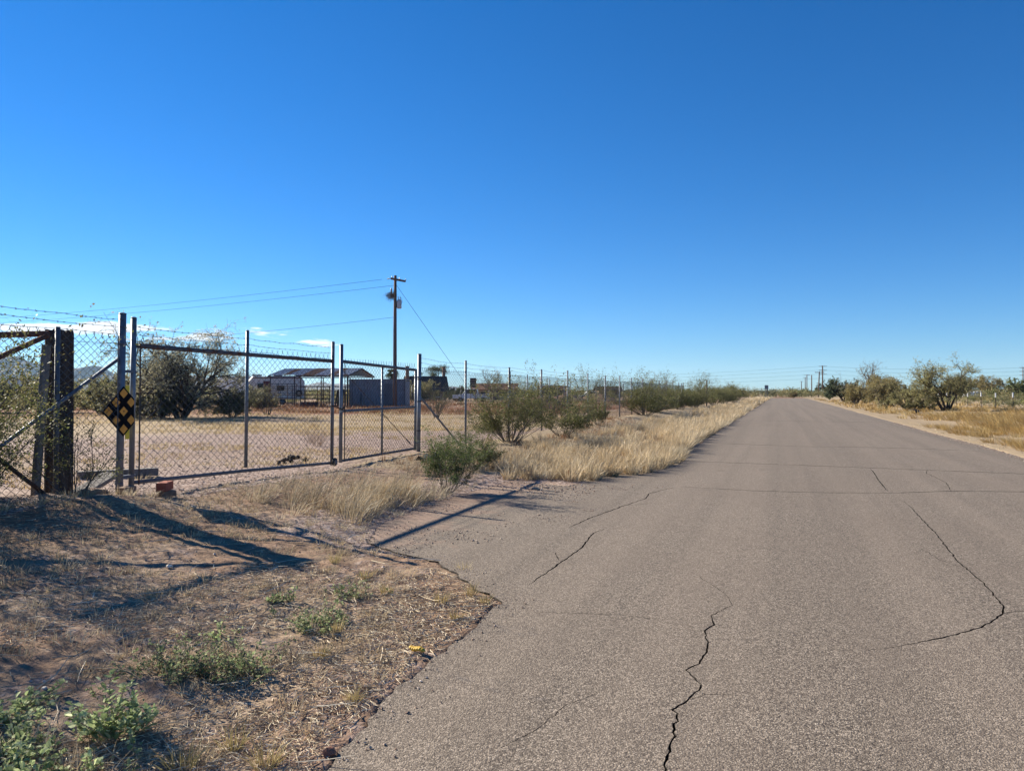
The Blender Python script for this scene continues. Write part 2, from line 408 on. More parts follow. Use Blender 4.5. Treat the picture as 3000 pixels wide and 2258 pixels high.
cracks = [   # centre line, half width
 ([(-.43,1.6),(-.45,2.4),(-.44,2.95),(-.45,3.18),(-.45,3.34),(-.46,3.51),(-.49,3.54),(-.44,3.66),(-.39,3.85),(-.42,3.94),(-.49,4.07),(-.43,4.19),(-.41,4.40),(-.43,4.61),(-.46,4.78),(-.41,4.92),(-.45,5.12),(-.33,5.41),(-.39,5.67)], .0056),
 ([(-.39,5.69),(-.5,5.9),(-.66,6.21)], .003),
 ([(.41,4.70),(.66,4.89),(.92,5.14),(1.19,5.45),(1.40,5.84),(1.46,6.07),(1.48,6.78),(1.46,7.53),(1.53,8.91),(1.57,10.93),(1.56,11.5)], .0065),
 ([(1.50,12.4),(1.53,13.6),(1.60,15.08),(1.62,15.9)], .009),
 ([(-2.21,7.86),(-2.14,8.59),(-1.95,9.65),(-1.80,10.36),(-1.84,10.90),(-1.58,11.8)], .0085),
 ([(-1.85,5.45),(-1.83,6.12),(-1.81,6.87),(-1.88,7.67),(-1.81,8.01)], .0075),
 ([(-1.50,11.86),(-.44,11.76),(.6,11.9),(1.53,12.2),(2.4,12.75),(3.41,13.02),(5.0,13.6)], .016),
 ([(-1.9,16.25),(-.60,16.21),(1.64,16.07),(3.2,15.95),(4.9,15.8)], .020),
 ([(-1.9,22.2),(-.3,21.9),(.52,21.7),(2.2,21.95),(3.46,21.9),(4.95,21.4)], .025),
 ([(-2.0,40.4),(-.66,40.3),(1.5,40.15),(3.32,40),(4.9,39.9)], .045),
 ([(-1.6,4.78),(-1.29,4.86),(-.99,4.92),(-.72,4.9)], .0035),
 ([(-1.12,2.9),(-1.02,3.15),(-.98,3.4),(-.86,3.62)], .0022),
 ([(-.44,3.66),(-.36,3.78),(-.22,3.83)], .0028), ([(-.46,4.78),(-.60,4.86),(-.72,4.84)], .0028), ([(1.40,5.84),(1.55,5.95),(1.82,5.9)], .0035), ([(1.47,7.2),(1.32,7.5),(1.25,8.0)], .0035),
 ([(-1.86,6.3),(-1.98,6.6),(-2.2,6.75)], .004), ([(-1.95,9.65),(-1.7,9.9),(-1.45,10.0)], .004), ([(2.4,12.75),(2.55,13.9),(2.5,15.4),(2.62,16.0)], .006), ([(3.4,4.2),(3.1,5.6),(3.2,7.3),(2.95,9.0)], .0035),
]
def ribbon(line, w):
    pts = [Vector(p) for p in line]; d = []
    for p, q in zip(pts[:-1], pts[1:]):
        L = (q-p).length; far = max(p.y, 3.0); n = max(2, int(L/(.014*far*.6)))
        perp = Vector((-(q-p).y, (q-p).x)).normalized()
        for i in range(n):
            t = i/n; d.append(p.lerp(q, t)+perp*rnd.gauss(0, .0035+.0002*far)*(1 if 0 < i else .2))
    d.append(pts[-1]); Lf = []; Rt = []
    for i, p in enumerate(d):
        t = (d[min(i+1, len(d)-1)]-d[max(i-1, 0)]).normalized(); n = Vector((-t.y, t.x))
        e = min(1, .25+6*min(i, len(d)-1-i)/len(d)); k = w*e*rnd.uniform(.6, 1.3)
        Lf.append(p+n*k); Rt.append(p-n*k)
    return Lf, Rt
v2 = [Vector(p) for p in outline]; edges2 = [(i, (i+1) % len(outline)) for i in range(len(outline))]; quads = []
for line, w in cracks:
    Lf, Rt = ribbon(line, w); o = len(v2); n = len(Lf)
    v2 += Lf+Rt
    edges2 += [(o+i, o+i+1) for i in range(n-1)]+[(o+n+i, o+n+i+1) for i in range(n-1)]+[(o, o+n), (o+n-1, o+2*n-1)]
    quads += [(Lf[i], Lf[i+1], Rt[i+1], Rt[i]) for i in range(n-1)]
cv, ce, cfc, ov, oe, of = geo.delaunay_2d_cdt(v2, edges2, [], 0, 1e-5, False)
cen = np.array([[sum(cv[i].x for i in f)/3, sum(cv[i].y for i in f)/3] for f in cfc])
def inside(px_, py_, pts):
    r = np.zeros(len(px_), bool); n = len(pts)
    for i in range(n):
        ax, ay = pts[i][0], pts[i][1]; bx, by = pts[(i+1) % n][0], pts[(i+1) % n][1]
        if ay == by: continue
        r ^= ((ay > py_) != (by > py_)) & (px_ < (bx-ax)*(py_-ay)/(by-ay)+ax)
    return r
keep = inside(cen[:, 0], cen[:, 1], outline)
for q in quads:
    ys_ = [p.y for p in q]; k = np.where((cen[:, 1] >= min(ys_)) & (cen[:, 1] <= max(ys_)) & keep)[0]
    if len(k): keep[k] &= ~inside(cen[k, 0], cen[k, 1], q)
tri = [list(f) for f, k in zip(cfc, keep) if k]
# interior side walls wherever an edge of the slab has a face on one side only
cnt = {}
for f in tri:
    for a, b_ in zip(f, f[1:]+f[:1]): cnt.setdefault((min(a, b_), max(a, b_)), []).append((a, b_))
nV = len(cv); vv = [(p.x, p.y, 0.0) for p in cv]+[(p.x, p.y, -.045) for p in cv]
ff = [tuple(f) for f in tri]; nTop = len(ff)
for k, l in cnt.items():
    if len(l) == 1:
        a, b_ = l[0]; ff.append((b_, a, a+nV, b_+nV))
me = bpy.data.meshes.new('road'); me.from_pydata(vv, [], ff); me.update()
me.materials.append(M['road']); me.materials.append(M['bitumen'])
for p_ in me.polygons[nTop:]: p_.material_index = 1
tag(link('road', me, M['road']), 'worn brown-grey asphalt road with cracks and a drive-in to the gate', 'road', kind='structure')

poly = np.array(outline)
def poly_dist(x, y):
    """signed distance to the asphalt outline, negative inside; only near the camera"""
    d = np.full(x.shape, 1e9); ins = np.zeros(x.shape, bool)
    q = np.roll(poly, -1, 0)
    for (ax, ay), (bx, by) in zip(poly, q):
        ex, ey = bx-ax, by-ay; L2 = ex*ex+ey*ey+1e-12
        t = np.clip(((x-ax)*ex+(y-ay)*ey)/L2, 0, 1)
        d = np.minimum(d, (x-ax-t*ex)**2+(y-ay-t*ey)**2)
        c = (ay > y) != (by > y)
        if ay != by: ins ^= c & (x < (bx-ax)*(y-ay)/(by-ay)+ax)
    return np.where(ins, -1, 1)*np.sqrt(d)
def pd(x, y):
    x = np.asarray(x, float); y = np.asarray(y, float)
    s = np.maximum(np.maximum(-2.25-x, x-5.17), np.maximum(y-178, -12-y))      # straight road
    near = (x > -8) & (x < 7.0) & (y < 24) & (y > -4)
    if near.any():
        s = np.array(s, float); s[near] = poly_dist(x[near], y[near])
    return s
HF = ([-50,0,5.5,6.5,7.2,9,11.5,15,20,40,80,160,300],[.36,.36,.33,.28,.20,.17,.10,.15,.15,.17,.12,.06,0])
def base_h(x, y):
    hf = np.interp(y, *HF)
    u = np.clip((-2.3-x)/5.35, 0, 1)
    verge = hf*u**1.25
    back = np.clip(-7.65-x, 0, 1e6)
    yard = hf+(.18-hf)*sstep(0, 9, back)
    yard = yard*(1-sstep(60, 300, back))
    z = np.where(x < -7.65, yard, verge)
    rt = np.clip(x-5.15, 0, 1e6)
    z = np.where(x > 0, -.07*sstep(0, 2.2, rt)+.10*sstep(2.5, 9, rt)*(1-sstep(100, 300, rt)), z)
    far = np.hypot(x, y)
    z = z*(1-sstep(260, 700, far))
    rough = .05*(fbm(x/2.2, y/2.2, 3, 1)-.5)+.05*(fbm(x/.42, y/.42, 3, 5)-.5)
    berm = .12*np.exp(-((x+6.9)/.8)**2)*sstep(22, 28, y)*(.4+fbm(x/3, y/3, 2, 11))*(1-sstep(90, 120, y))
    heap = .10*np.exp(-(((x+6.9)/.7)**2+((y-6.0)/.7)**2))
    return z+rough*(1-sstep(80, 300, far))+berm+heap
def gh(x, y, d=None):
    x = np.asarray(x, float); y = np.asarray(y, float)
    if d is None: d = pd(x, y)
    z = base_h(x, y)
    e = sstep(0, .55, d)
    return np.where(d < -.02, -.06, -.004*(1-e)+z*e+(d < .015)*-.012)
def G(x, y): return float(gh(np.array([x]), np.array([y]))[0])

def axis(segs, lo, hi):
    """sorted coordinates: (start, end, step) zones then geometric growth to lo/hi"""
    a = []
    for s, e, st in segs: a += list(np.arange(s, e, st))
    a.append(segs[-1][1])
    st = segs[0][2]; v = segs[0][0]
    while v > lo: st *= 1.32; v -= st; a.insert(0, v)
    st = segs[-1][2]; v = segs[-1][1]
    while v < hi: st *= 1.32; v += st; a.append(v)
    return np.array(a)
gx = axis([(-13,-8.2,.18),(-8.2,-1.5,.032),(-1.5,5.0,.8),(5.0,8.0,.08),(8.0,16,.3)], -6000, 5000)
gy = axis([(-3,1.3,.2),(1.3,13,.032),(13,26,.09),(26,60,.45)], -2500, 6500)
X, Y = np.meshgrid(gx, gy); xs, ys = X.ravel(), Y.ravel()
D_ = pd(xs, ys); Z = gh(xs, ys, D_)
near = (xs > -8.3) & (xs < -1.4) & (ys > 1.2) & (ys < 14) & (D_ > 0)
clod = (fbm(xs/.09, ys/.09, 2, 21)-.5)*.045*(.25+1.1*fbm(xs/.8, ys/.8, 2, 31)**1.5)
Z = Z+np.where(near, clod*sstep(0, .15, D_), 0)
nx = len(gx); ny = len(gy)
ii = (np.arange(ny-1)[:, None]*nx+np.arange(nx-1)[None]).ravel()
F = np.stack([ii, ii+1, ii+nx+1, ii+nx], 1)
# ground cover: R gravel, G dry straw, B red weeds
back = -7.65-xs; dist = np.hypot(xs, ys)
n5 = fbm(xs/2.6, ys/2.6, 4, 41); n6 = fbm(xs/7, ys/1.7, 4, 51)
gravel = np.where(back > -.6, np.interp(dist, [0,14,17,22,30,60], [1,1,.5,.95,.35,.2]), .12+.25*(n5 > .55))
gravel = np.where((xs > -7) & (ys > 6) & (ys < 12.5) & (D_ < .9), .75, gravel)
straw = np.where(back > 0, np.interp(dist, [0,12,15,18,21,25,28,36,44,70,150], [.05,.12,.46,.32,.12,.45,.72,.75,.5,.4,.5])*(.55+.7*n6), .2)
straw = np.where((back <= 0) & (xs < -2) & (ys > 12), .62, straw)
straw = np.where((back <= 0) & (xs < -2) & (ys <= 12), .22+.5*(n5-.3), straw)
straw = np.where(xs > 5, .5+.5*n5, straw)
red = np.where(back > 4, np.interp(dist, [0,30,40,46,60,100,160], [0,.0,.25,.7,.75,.4,.15])*(.6+.5*n6), .0)
red = np.where((back <= 0) & (xs < -2) & (ys > 15), .35*n5, red)
me = mesh_np('ground', np.stack([xs, ys, Z], 1), F, np.stack([gravel, straw, red], 1), True)
tag(link('ground', me, M['ground']), 'reddish desert soil with gravel and straw beside the road', 'ground', kind='structure')

# mountains along the horizon
def ridge(name, label, px, dist_, width, height, seed, depth=900):
    dist_, width, height, depth = dist_*.55, width*.55, height*.55, depth*.55
    th = math.atan(790/2160); k = (px-1500)/2160; cf = dist_; cr = k*cf
    cx, cy = cr*math.cos(th)-cf*math.sin(th), cr*math.sin(th)+cf*math.cos(th)
    rx, ry = math.cos(th), math.sin(th); fx, fy = -math.sin(th), math.cos(th)
    n, m_ = 90, 16; u = np.linspace(-1, 1, n); w = np.linspace(-1, 1, m_)
    U, W = np.meshgrid(u, w)
    prof = (1-np.abs(U)**1.7)*(.55+.6*fbm(U*3+seed, U*0+seed, 5, seed))
    zz = height*prof*(1-np.abs(W)**1.2)*(.75+.5*fbm(U*7, W*3+seed, 4, seed+3))-4
    XX = cx+rx*U*width+fx*W*depth; YY = cy+ry*U*width+fy*W*depth
    i = (np.arange(m_-1)[:, None]*n+np.arange(n-1)[None]).ravel()
    me = mesh_np(name, np.stack([XX.ravel(), YY.ravel(), zz.ravel()], 1), np.stack([i, i+1, i+n+1, i+n], 1), None, True)
    tag(link(name, me, M['mountain']), label, 'mountain', kind='structure')
ridge('mountain', 'tall blue mountain at the far left behind the fence corner', 20, 7000, 560, 380, 3)
ridge('mountain', 'rounded blue mountain seen between the timber post and the gate post', 265, 7200, 520, 290, 8)
ridge('mountain', 'low blue ridge behind the big mesquite tree', 560, 8200, 800, 190, 15)
ridge('mountain', 'jagged blue range seen under the shade roof', 940, 9000, 800, 135, 21)
ridge('mountain', 'faint low ridge to the right of the shade roof', 1250, 9300, 900, 90, 27)

# ------------------------------------------------------------------ chain-link fabric, posts, barbed wire
def fabric_mesh(L, H, r=.0030, hp=.038, vp=.038, spike='y', skew=0, seed=0):
    rg = np.random.default_rng(seed)
    n = int(L/hp); m = int(H/vp); k = np.arange(n)[:, None]; j = np.arange(m+1)[None]
    yy = (k+(j+k) % 2)*hp*(L/(n*hp)); z = np.broadcast_to(j*H/m, yy.shape)
    off = np.where((j+k) % 2 == 0, .003, -.003)
    y_ = yy+.006*(fbm(yy*1.3, z*1.3, 2, seed)-.5); x_ = off+.05*(fbm(yy*.9+3, z*.9, 2, seed+4)-.5)
    P = np.stack([x_, y_, z+.012*(fbm(yy, z*0+seed, 2, 9)-.5)], -1)
    a = P[:, :-1].reshape(-1, 3); b_ = P[:, 1:].reshape(-1, 3)
    if spike:
        t = P[:, -1]; e = t+np.stack([rg.normal(0, .006, n), rg.choice([-1, 1], n)*(.016 if spike == 'y' else .004), np.full(n, .045 if spike == 'y' else .06)], 1)
        a = np.concatenate([a, t]); b_ = np.concatenate([b_, e])
    V, F = prisms(a, b_, r, r, 3)
    return mesh_np('fabric', V, F)
def strand(pts, sag=.02, step=.12, r=.0024, seed=0, barbs=True):
    rg = np.random.default_rng(seed); line = []
    for p, q in zip(pts[:-1], pts[1:]):
        p = np.array(p, float); q = np.array(q, float); L = np.linalg.norm(q-p); n = max(2, int(L/.1))
        w1, w2 = rg.normal(0, .006, 2)
        for i in range(n):
            t = i/n; s = p+(q-p)*t
            s[2] += -4*sag*t*(1-t)+w1*math.sin(t*math.pi*3)+w2*math.sin(t*math.pi*7)+rg.normal(0, .0016)
            line.append(s)
    line.append(np.array(pts[-1], float)); line = np.array(line)
    parts = [prisms(line[:-1], line[1:], r, r, 4)]
    if barbs:
        L = np.linalg.norm(line[-1]-line[0]); k = int(L/step)
        idx = (np.arange(k)+rg.uniform(-.2, .2, k)+.5)/k*(len(line)-1)
        i0 = np.clip(idx.astype(int), 0, len(line)-2); c = line[i0]+(line[i0+1]-line[i0])*(idx-i0)[:, None]
        for _ in range(2):
            d = norm(rg.normal(size=(k, 3))*[1, .5, 1])*.016
            parts.append(prisms(c-d, c+d, .0016, .001, 3))
        d = norm(line[1:]-line[:-1])[i0]*.012
        parts.append(prisms(c-d, c+d, .0045, .0045, 4))
    return mesh_np('barbed_wire', *merge(parts))
def post_mb(x, y, z0, z1, r, lean=(0, 0), cap=True, n=12):
    m = MB(); m.tube([(x, y, z0), (x+lean[0], y+lean[1], z1)], r, n)
    if cap: m.tube([(x+lean[0], y+lean[1], z1), (x+lean[0], y+lean[1], z1+.012), (x+lean[0], y+lean[1], z1+.02)], [r*1.06, r*1.0, r*.45], n)
    return m
FX = -7.65
def bands(mb, x, y, zs, r):
    for z in zs: mb.tube([(x, y, z-.012), (x, y, z+.012)], r+.005, 12)
    return mb

# ---- left fence section, ending in the hinge post
t = thing('corner_fence', 'short chain-link fence stretch left of the gates, with tall hinge post and barbed wire', 'fence', (-7.6, 6.81, .3))
hp_ = post_mb(0, 0, -.35, 2.15, .043, (0, .045)).build('hinge_post', M['galv'], t, True)
for z in (.08, .38, .95, 1.78): bands(MB(), 0, .02*z, (z,), .044).build('post_band', M['galv_dark'], hp_)
link('fabric', fabric_mesh(3.55, 1.86, seed=3, hp=.050, vp=.043), M['wire'], t, (.055, -3.6, 0)).rotation_euler = (R(-.3), 0, 0)
MB().tube([(.05, -.075, -.02), (.052, -.06, 1.88)], .0075, 6).build('tension_bar', M['galv_dark'], t)
for i, z in enumerate((2.08, 1.99, 1.90, 1.78)):
    link('barbed_wire' if i < 3 else 'tension_wire', strand([(.045, -3.7, z+.03*(i < 3)), (.045, .03, z)], .015, seed=40+i, barbs=i < 3), M['wire'], t)
MB().tube([(-.01, .0, 1.60), (-.03, -2.6, -.15)], .021, 10).build('brace', M['galv'], t, True)
MB().tube([(-.06, -.79, -.3), (-.06, -.77, 1.93)], .027, 10).build('line_post', M['galv_dark'], t, True)
post_mb(-.05, -3.6, -.3, 2.1, .03).build('line_post', M['galv'], t, True)
MB().tube([(-.1, -1.5, .58), (-.1, -.86, .04)], .024, 8).build('brace', M['dark_steel'], t, True)

# ---- railway-sleeper post and old rusty pipe bracing behind the fence
def timber(name, x, y, z0, z1, w, d, seed, mat, parent=None, grooves=5):
    rg = random.Random(seed); n = 32; lv = 14; v = []; f = []
    gr = [(rg.uniform(0, 2*math.pi), rg.uniform(.02, .07), rg.uniform(0, .6), rg.uniform(.5, 1)) for _ in range(grooves*2)]
    for j in range(lv):
        tt = j/(lv-1)
        for k in range(n):
            a = 2*math.pi*k/n; c, s = math.cos(a), math.sin(a); q = (abs(c)**8+abs(s)**8)**(-1/8)
            dep = 1-.012*rg.random()
            for ga, gw, g0, g1 in gr:
                da = abs((a-ga+math.pi) % (2*math.pi)-math.pi)
                if da < gw*2.4 and tt > g0: dep -= .10*(1-da/(gw*2.4))*g1
            v.append((x+c*q*w/2*dep, y+s*q*d/2*dep, z0+(z1-z0)*tt+(rg.uniform(-.025, .02) if j == lv-1 else 0)))
    for j in range(lv-1):
        for k in range(n):
            a = j*n+k; b_ = j*n+(k+1) % n; f.append((a, b_, b_+n, a+n))
    v.append((x, y, z1-.012)); top = len(v)-1
    for k in range(n): f.append(((lv-1)*n+k, (lv-1)*n+(k+1) % n, top))
    return MB().add(v, f).build(name, mat, parent)
t = thing('timber_post', 'thick dark weathered timber post standing behind the fence, with old rusty pipes joined to it', 'post', (-7.86, 6.22, .3))
timber('sleeper', 0, 0, -.4, 1.9, .21, .24, 4, M['wood_tie'], t)
MB().tube([(.02, -.16, 1.86), (.02, -.75, 1.80), (0, -1.9, 1.77)], .034, 10).build('top_pipe', M['rust'], t, True)
MB().tube([(.04, -.17, 1.84), (.02, -4.1, -.1)], .030, 10).build('brace_pipe', M['rust'], t, True)
t = thing('leaning_stake', 'grey weathered wooden stake leaning beside the dark timber post', 'post', (-7.74, 5.84, .3))
timber('stake', 0, 0, -.3, 1.72, .07, .075, 9, M['wood_grey'], t, 2); t.rotation_euler = (R(-4.2), 0, 0)

# ---- gates
def leaf_fabric(parent, y0, y1, z0, z1, seed, x=.03, spike='y', hp=.063, vp=.050):
    return link('fabric', fabric_mesh(y1-y0, z1-z0, seed=seed, spike=spike, hp=hp, vp=vp), M['wire'], parent, (x, y0, z0))
t = thing('wide_gate', 'wide chain-link gate leaf with rusty top rail and barbed wire above it', 'gate', (FX, 7.04, .33))
post_mb(0, 0, -.01, 2.09, .033, (0, .03)).build('hinge_stile', M['galv'], t, True)
post_mb(0, 4.38, -.16, 2.06, .031, (0, .035)).build('latch_stile', M['galv'], t, True)
post_mb(0, 2.10, .02, 2.09, .026, (0, .03)).build('middle_stile', M['galv'], t, True)
MB().tube([(0, .03, 1.75), (0, 2.1, 1.735), (0, 4.40, 1.72)], .031, 10).build('top_rail', M['rail_rust'], t, True)
MB().tube([(0, .03, .03), (0, 2.1, -.03), (0, 4.38, -.12)], .026, 10).build('bottom_rail', M['galv_dark'], t, True)
leaf_fabric(t, .07, 4.33, -.09, 1.79, 12, .036)
MB().tube([(.035, .085, .0), (.035, .10, 1.78)], .009, 6).build('tension_bar', M['dark_steel'], t)
MB().tube([(.035, 4.32, -.1), (.035, 4.335, 1.76)], .008, 6).build('tension_bar', M['dark_steel'], t)
for z in (.12, 1.42):
    h = bands(MB(), 0, .01+.02*z, (z,), .034); h.box((.02, -.11, z), (.05, .2, .035)); h.build('hinge', M['galv_dark'], t)
for i, z in enumerate((1.98, 1.885, 1.79)):
    link('barbed_wire', strand([(.034, .03, z+.01), (.03, 2.13, z), (.034, 4.41, z-.015*i)], .022, seed=60+i), M['wire'], t)
w = MB().ring((.05, 4.40, -.1), (1, 0, 0), .058, .019, 18, 8).build('wheel', M['rubber'], t, True)
MB().tube([(.02, 4.40, -.1), (.08, 4.40, -.1)], .04, 12).build('hub', M['galv_dark'], w)
t = thing('narrow_gate', 'narrower chain-link gate leaf with middle rail and bare wire ends on top', 'gate', (FX, 11.70, .22))
post_mb(0, 0, -.03, 2.14, .034, (0, .03)).build('latch_stile', M['galv'], t, True)
post_mb(0, 2.95, -.02, 1.78, .031, (0, .03), cap=False).build('hinge_stile', M['galv'], t, True)
post_mb(0, 1.5, .0, 1.78, .022, (0, .015), cap=False).build('middle_stile', M['galv'], t, True)
MB().tube([(0, .03, 1.84), (0, 2.98, 1.76)], .030, 10).build('top_rail', M['galv_dark'], t, True)
MB().tube([(0, .0, .92), (0, 2.95, .94)], .026, 10).build('middle_rail', M['galv'], t, True)
MB().tube([(0, .0, .0), (0, 2.95, .02)], .026, 10).build('bottom_rail', M['galv_dark'], t, True)
leaf_fabric(t, .07, 2.9, -.01, 1.84, 17, .036, 'i', .050, .045)
MB().tube([(.035, .08, .0), (.035, .09, 1.8)], .009, 6).build('tension_bar', M['dark_steel'], t)
rd_ = MB().tube([(-.04, .05, 1.72), (-.04, 2.9, .08)], .007, 6).build('truss_rod', M['dark_steel'], t)
MB().tube([(-.04, 2.62, .242), (-.04, 2.78, .15)], .016, 8).build('turnbuckle', M['galv_dark'], rd_)
for z in (.15, 1.6):
    h = bands(MB(), 0, 2.955+.015*z, (z,), .032); h.box((.0, 3.06, z), (.05, .17, .035)); h.build('hinge', M['galv_dark'], t)
# chain and padlock that tie the two leaves together
t = thing('lock_chain', 'dark steel chain with padlock looped between the two gate leaves', 'chain', (FX, 11.56, 1.18))
cp = [(.05, -.17, .06), (.07, -.11, .05), (.075, -.06, .025), (.08, -.01, .0), (.08, .04, -.005), (.075, .09, .005), (.07, .14, .015), (.045, .19, .02)]
for i, p in enumerate(cp):
    MB().ring(p, (1, .2, .3) if i % 2 else (.2, .3, 1), .024, .0075, 10, 5).build('link', M['dark_steel'], t, True)
MB().ring((0, -.135, .06), (0, .1, 1), .05, .008, 16, 5).build('link', M['dark_steel'], t, True)
MB().ring((0, .145, .02), (0, -.1, 1), .05, .008, 16, 5).build('link', M['dark_steel'], t, True)
pl = MB().box((.085, .03, -.085), (.028, .052, .048)).build('padlock', M['galv_dark'], t, bevel=.006)
MB().ring((.085, .03, -.055), (1, 0, 0), .02, .005, 12, 5).build('shackle', M['galv'], pl, True)

# ---- reflective diamond sign wired to the hinge post
t = thing('hazard_sign', 'black diamond hazard sign with amber squares, right corner bent back, on the hinge post', 'sign', (-7.551, 6.83, 1.26), 0)
hd = .306; fold = .155
def sgn(y, z, off=0.0):          # the right-hand corner is folded back
    if y <= fold: return (off, y, z)
    k = y-fold; return (off*.4-k*.93, fold+k*.33, z)
m = MB(); outl = [(-hd, 0), (0, hd), (fold, hd-fold), (hd-.02, .02), (hd-.02, -.02), (fold, -(hd-fold)), (0, -hd)]
mf = [sgn(y, z, .0015) for y, z in outl]; mk = [sgn(y, z, -.0015) for y, z in outl]
m.add(mf+mk, [(0, 6, 5, 2, 1), (2, 5, 4, 3), (7, 8, 9, 12, 13), (9, 10, 11, 12)]+[(i, (i+1) % 7, (i+1) % 7+7, i+7) for i in range(7)])
m.build('plate', M['black'], t)
for a in (-1, 0, 1):
    for b_ in (-1, 0, 1):
        cy, cz = (a-b_)*.109, (a+b_)*.109
        if cy > .2: continue
        h = .060; q = [(cy-h, cz), (cy, cz+h), (cy+h, cz), (cy, cz-h)]
        if cy+h > fold:
            zt = h-(fold-cy)
            q = [(cy-h, cz), (cy, cz+h), (fold, cz+zt), (fold, cz-zt), (cy, cz-h)]
        n_ = len(q); f1 = [sgn(y, z, .0045) for y, z in q]; f0 = [sgn(y, z, .0015) for y, z in q]
        mb = MB().add(f1+f0, [tuple(range(n_-1, -1, -1))]+[(i, (i+1) % n_, (i+1) % n_+n_, i+n_) for i in range(n_)])
        o = mb.build('reflector', M['yellow_refl'], t)
        if a == 0 and b_ == 0: MB().tube([(.004, 0, 0), (.009, 0, 0)], .009, 10).build('bolt', M['rust'], o)
MB().box((-7.572, 6.905, 1.245), (.006, .062, .66)).build('marker_strip', M['yellow'], None)
tag(bpy.data.objects['marker_strip'], 'narrow yellow strip standing upright behind the black diamond sign', 'strip')

# ---- long fence to the right
py = [14.90]+[17.55+3.22*i for i in range(15)]
t = thing('roadside_fence', 'long chain-link fence with barbed wire running along the road right of the gates', 'fence', (FX-.05, 14.9, 0))
FXr = FX-.05; pts3 = [[], [], []]
for i, y in enumerate(py):
    g0 = float(np.interp(y, *HF)); xo = -.0; y_ = y-14.9
    if i == 0:
        p = post_mb(0, 0, g0-.3, 2.34, .045, (0, .06)).build('terminal_post', M['galv'], t, True)
        for z in (.62, 1.28, 1.78): bands(MB(), 0, .025*z, (z,), .046).build('post_band', M['dark_steel'], p)
    else: post_mb(0, y_, g0-.3, 2.24+.05*(i % 3 == 1)-.03*(i % 4 == 2), .029, (rnd.uniform(-.02,.02), rnd.uniform(-.02,.05))).build('line_post', M['galv'], t, True)
    for k, z in enumerate((2.22, 2.11, 2.0)): pts3[k].append((.05, y_, z+(.04 if i == 0 else 0)))
for k in range(3): link('barbed_wire', strand(pts3[k], .03, .16, .0026, seed=80+k), M['wire'], t)
link('tension_wire', strand([(.05, .1, 1.93), (.05, py[-1]-14.9, 1.86)], .0, .16, .0025, seed=99, barbs=False), M['wire'], t)
bay = fabric_mesh(3.22, 1.80, seed=23, spike='i', hp=.052, vp=.046); 
link('fabric', fabric_mesh(2.55, 1.80, seed=22, spike='i', hp=.052, vp=.046), M['wire'], t, (.05, .06, .18))
for i in range(1, len(py)-1): link('fabric', bay, M['wire'], t, (.05, py[i]-14.9, float(np.interp(py[i], *HF))+.0))
MB().tube([(.0, .05, 1.40), (.0, 2.25, .16)], .024, 10).build('brace', M['galv'], t, True)
# end post further along, and the cross fence that closes the yard
t2 = thing('cross_fence', 'far chain-link fence with thin posts crossing the yard behind the creosote bushes', 'fence', (-10.4, 28.2, .2))
cf_pts = [(-10.4,28.2),(-11.5,33.6),(-12.6,39),(-13.8,44.6),(-15,50.4),(-16.2,56.4),(-17.5,62.8)]
fb = fabric_mesh(6.0, 1.75, r=.0026, hp=.075, vp=.075, seed=31, spike=None)
for i, (x, y) in enumerate(cf_pts):
    post_mb(x+10.4, y-28.2, -.2, 2.1, .028).build('post', M['galv'], t2, True)
    if i < len(cf_pts)-1:
        o = link('fabric', fb, M['wire'], t2, (x+10.4, y-28.2, .02)); q = cf_pts[i+1]
        o.rotation_euler = (0, 0, math.atan2(q[1]-y, q[0]-x)-math.pi/2); o.scale = (1, math.hypot(q[0]-x, q[1]-y)/6.0, 1)
for z in (1.85, 1.97, 2.08): link('wire', strand([(x-(-10.4), y-28.2, z) for x, y in cf_pts], .02, .2, .003, seed=int(z*50), barbs=False), M['wire'], t2)
t3 = thing('far_fence', 'distant wire fence of thin posts beyond the yard, in front of the dirt mounds', 'fence', (-17.5, 62.8, .2))
fp = [(-17.5+k*1.25, 62.8-.35*k) for k in range(0, 9, 2)]+[(-24, 66), (-31, 69.5), (-38, 72)]
for x, y in fp: post_mb(x+17.5, y-62.8, -.2, 1.95, .035).build('post', M['galv_dark'], t3, True)
for z in (.5, .9, 1.3, 1.7):
    link('wire', strand([(x+17.5, y-62.8, z) for x, y in fp[::-1] if x <= -17.5], .01, .2, .005, seed=int(z*9), barbs=False), M['wire'], t3)
    link('wire', strand([(x+17.5, y-62.8, z) for x, y in fp if x >= -17.5], .01, .2, .005, seed=int(z*7), barbs=False), M['wire'], t3)
t4 = thing('fence_post', 'tall dark end post of the long roadside fence among the far creosote', 'post', (-6.4, 69, .1))
post_mb(0, 0, -.2, 2.4, .06).build('shaft', M['dark_steel'], t4, True)

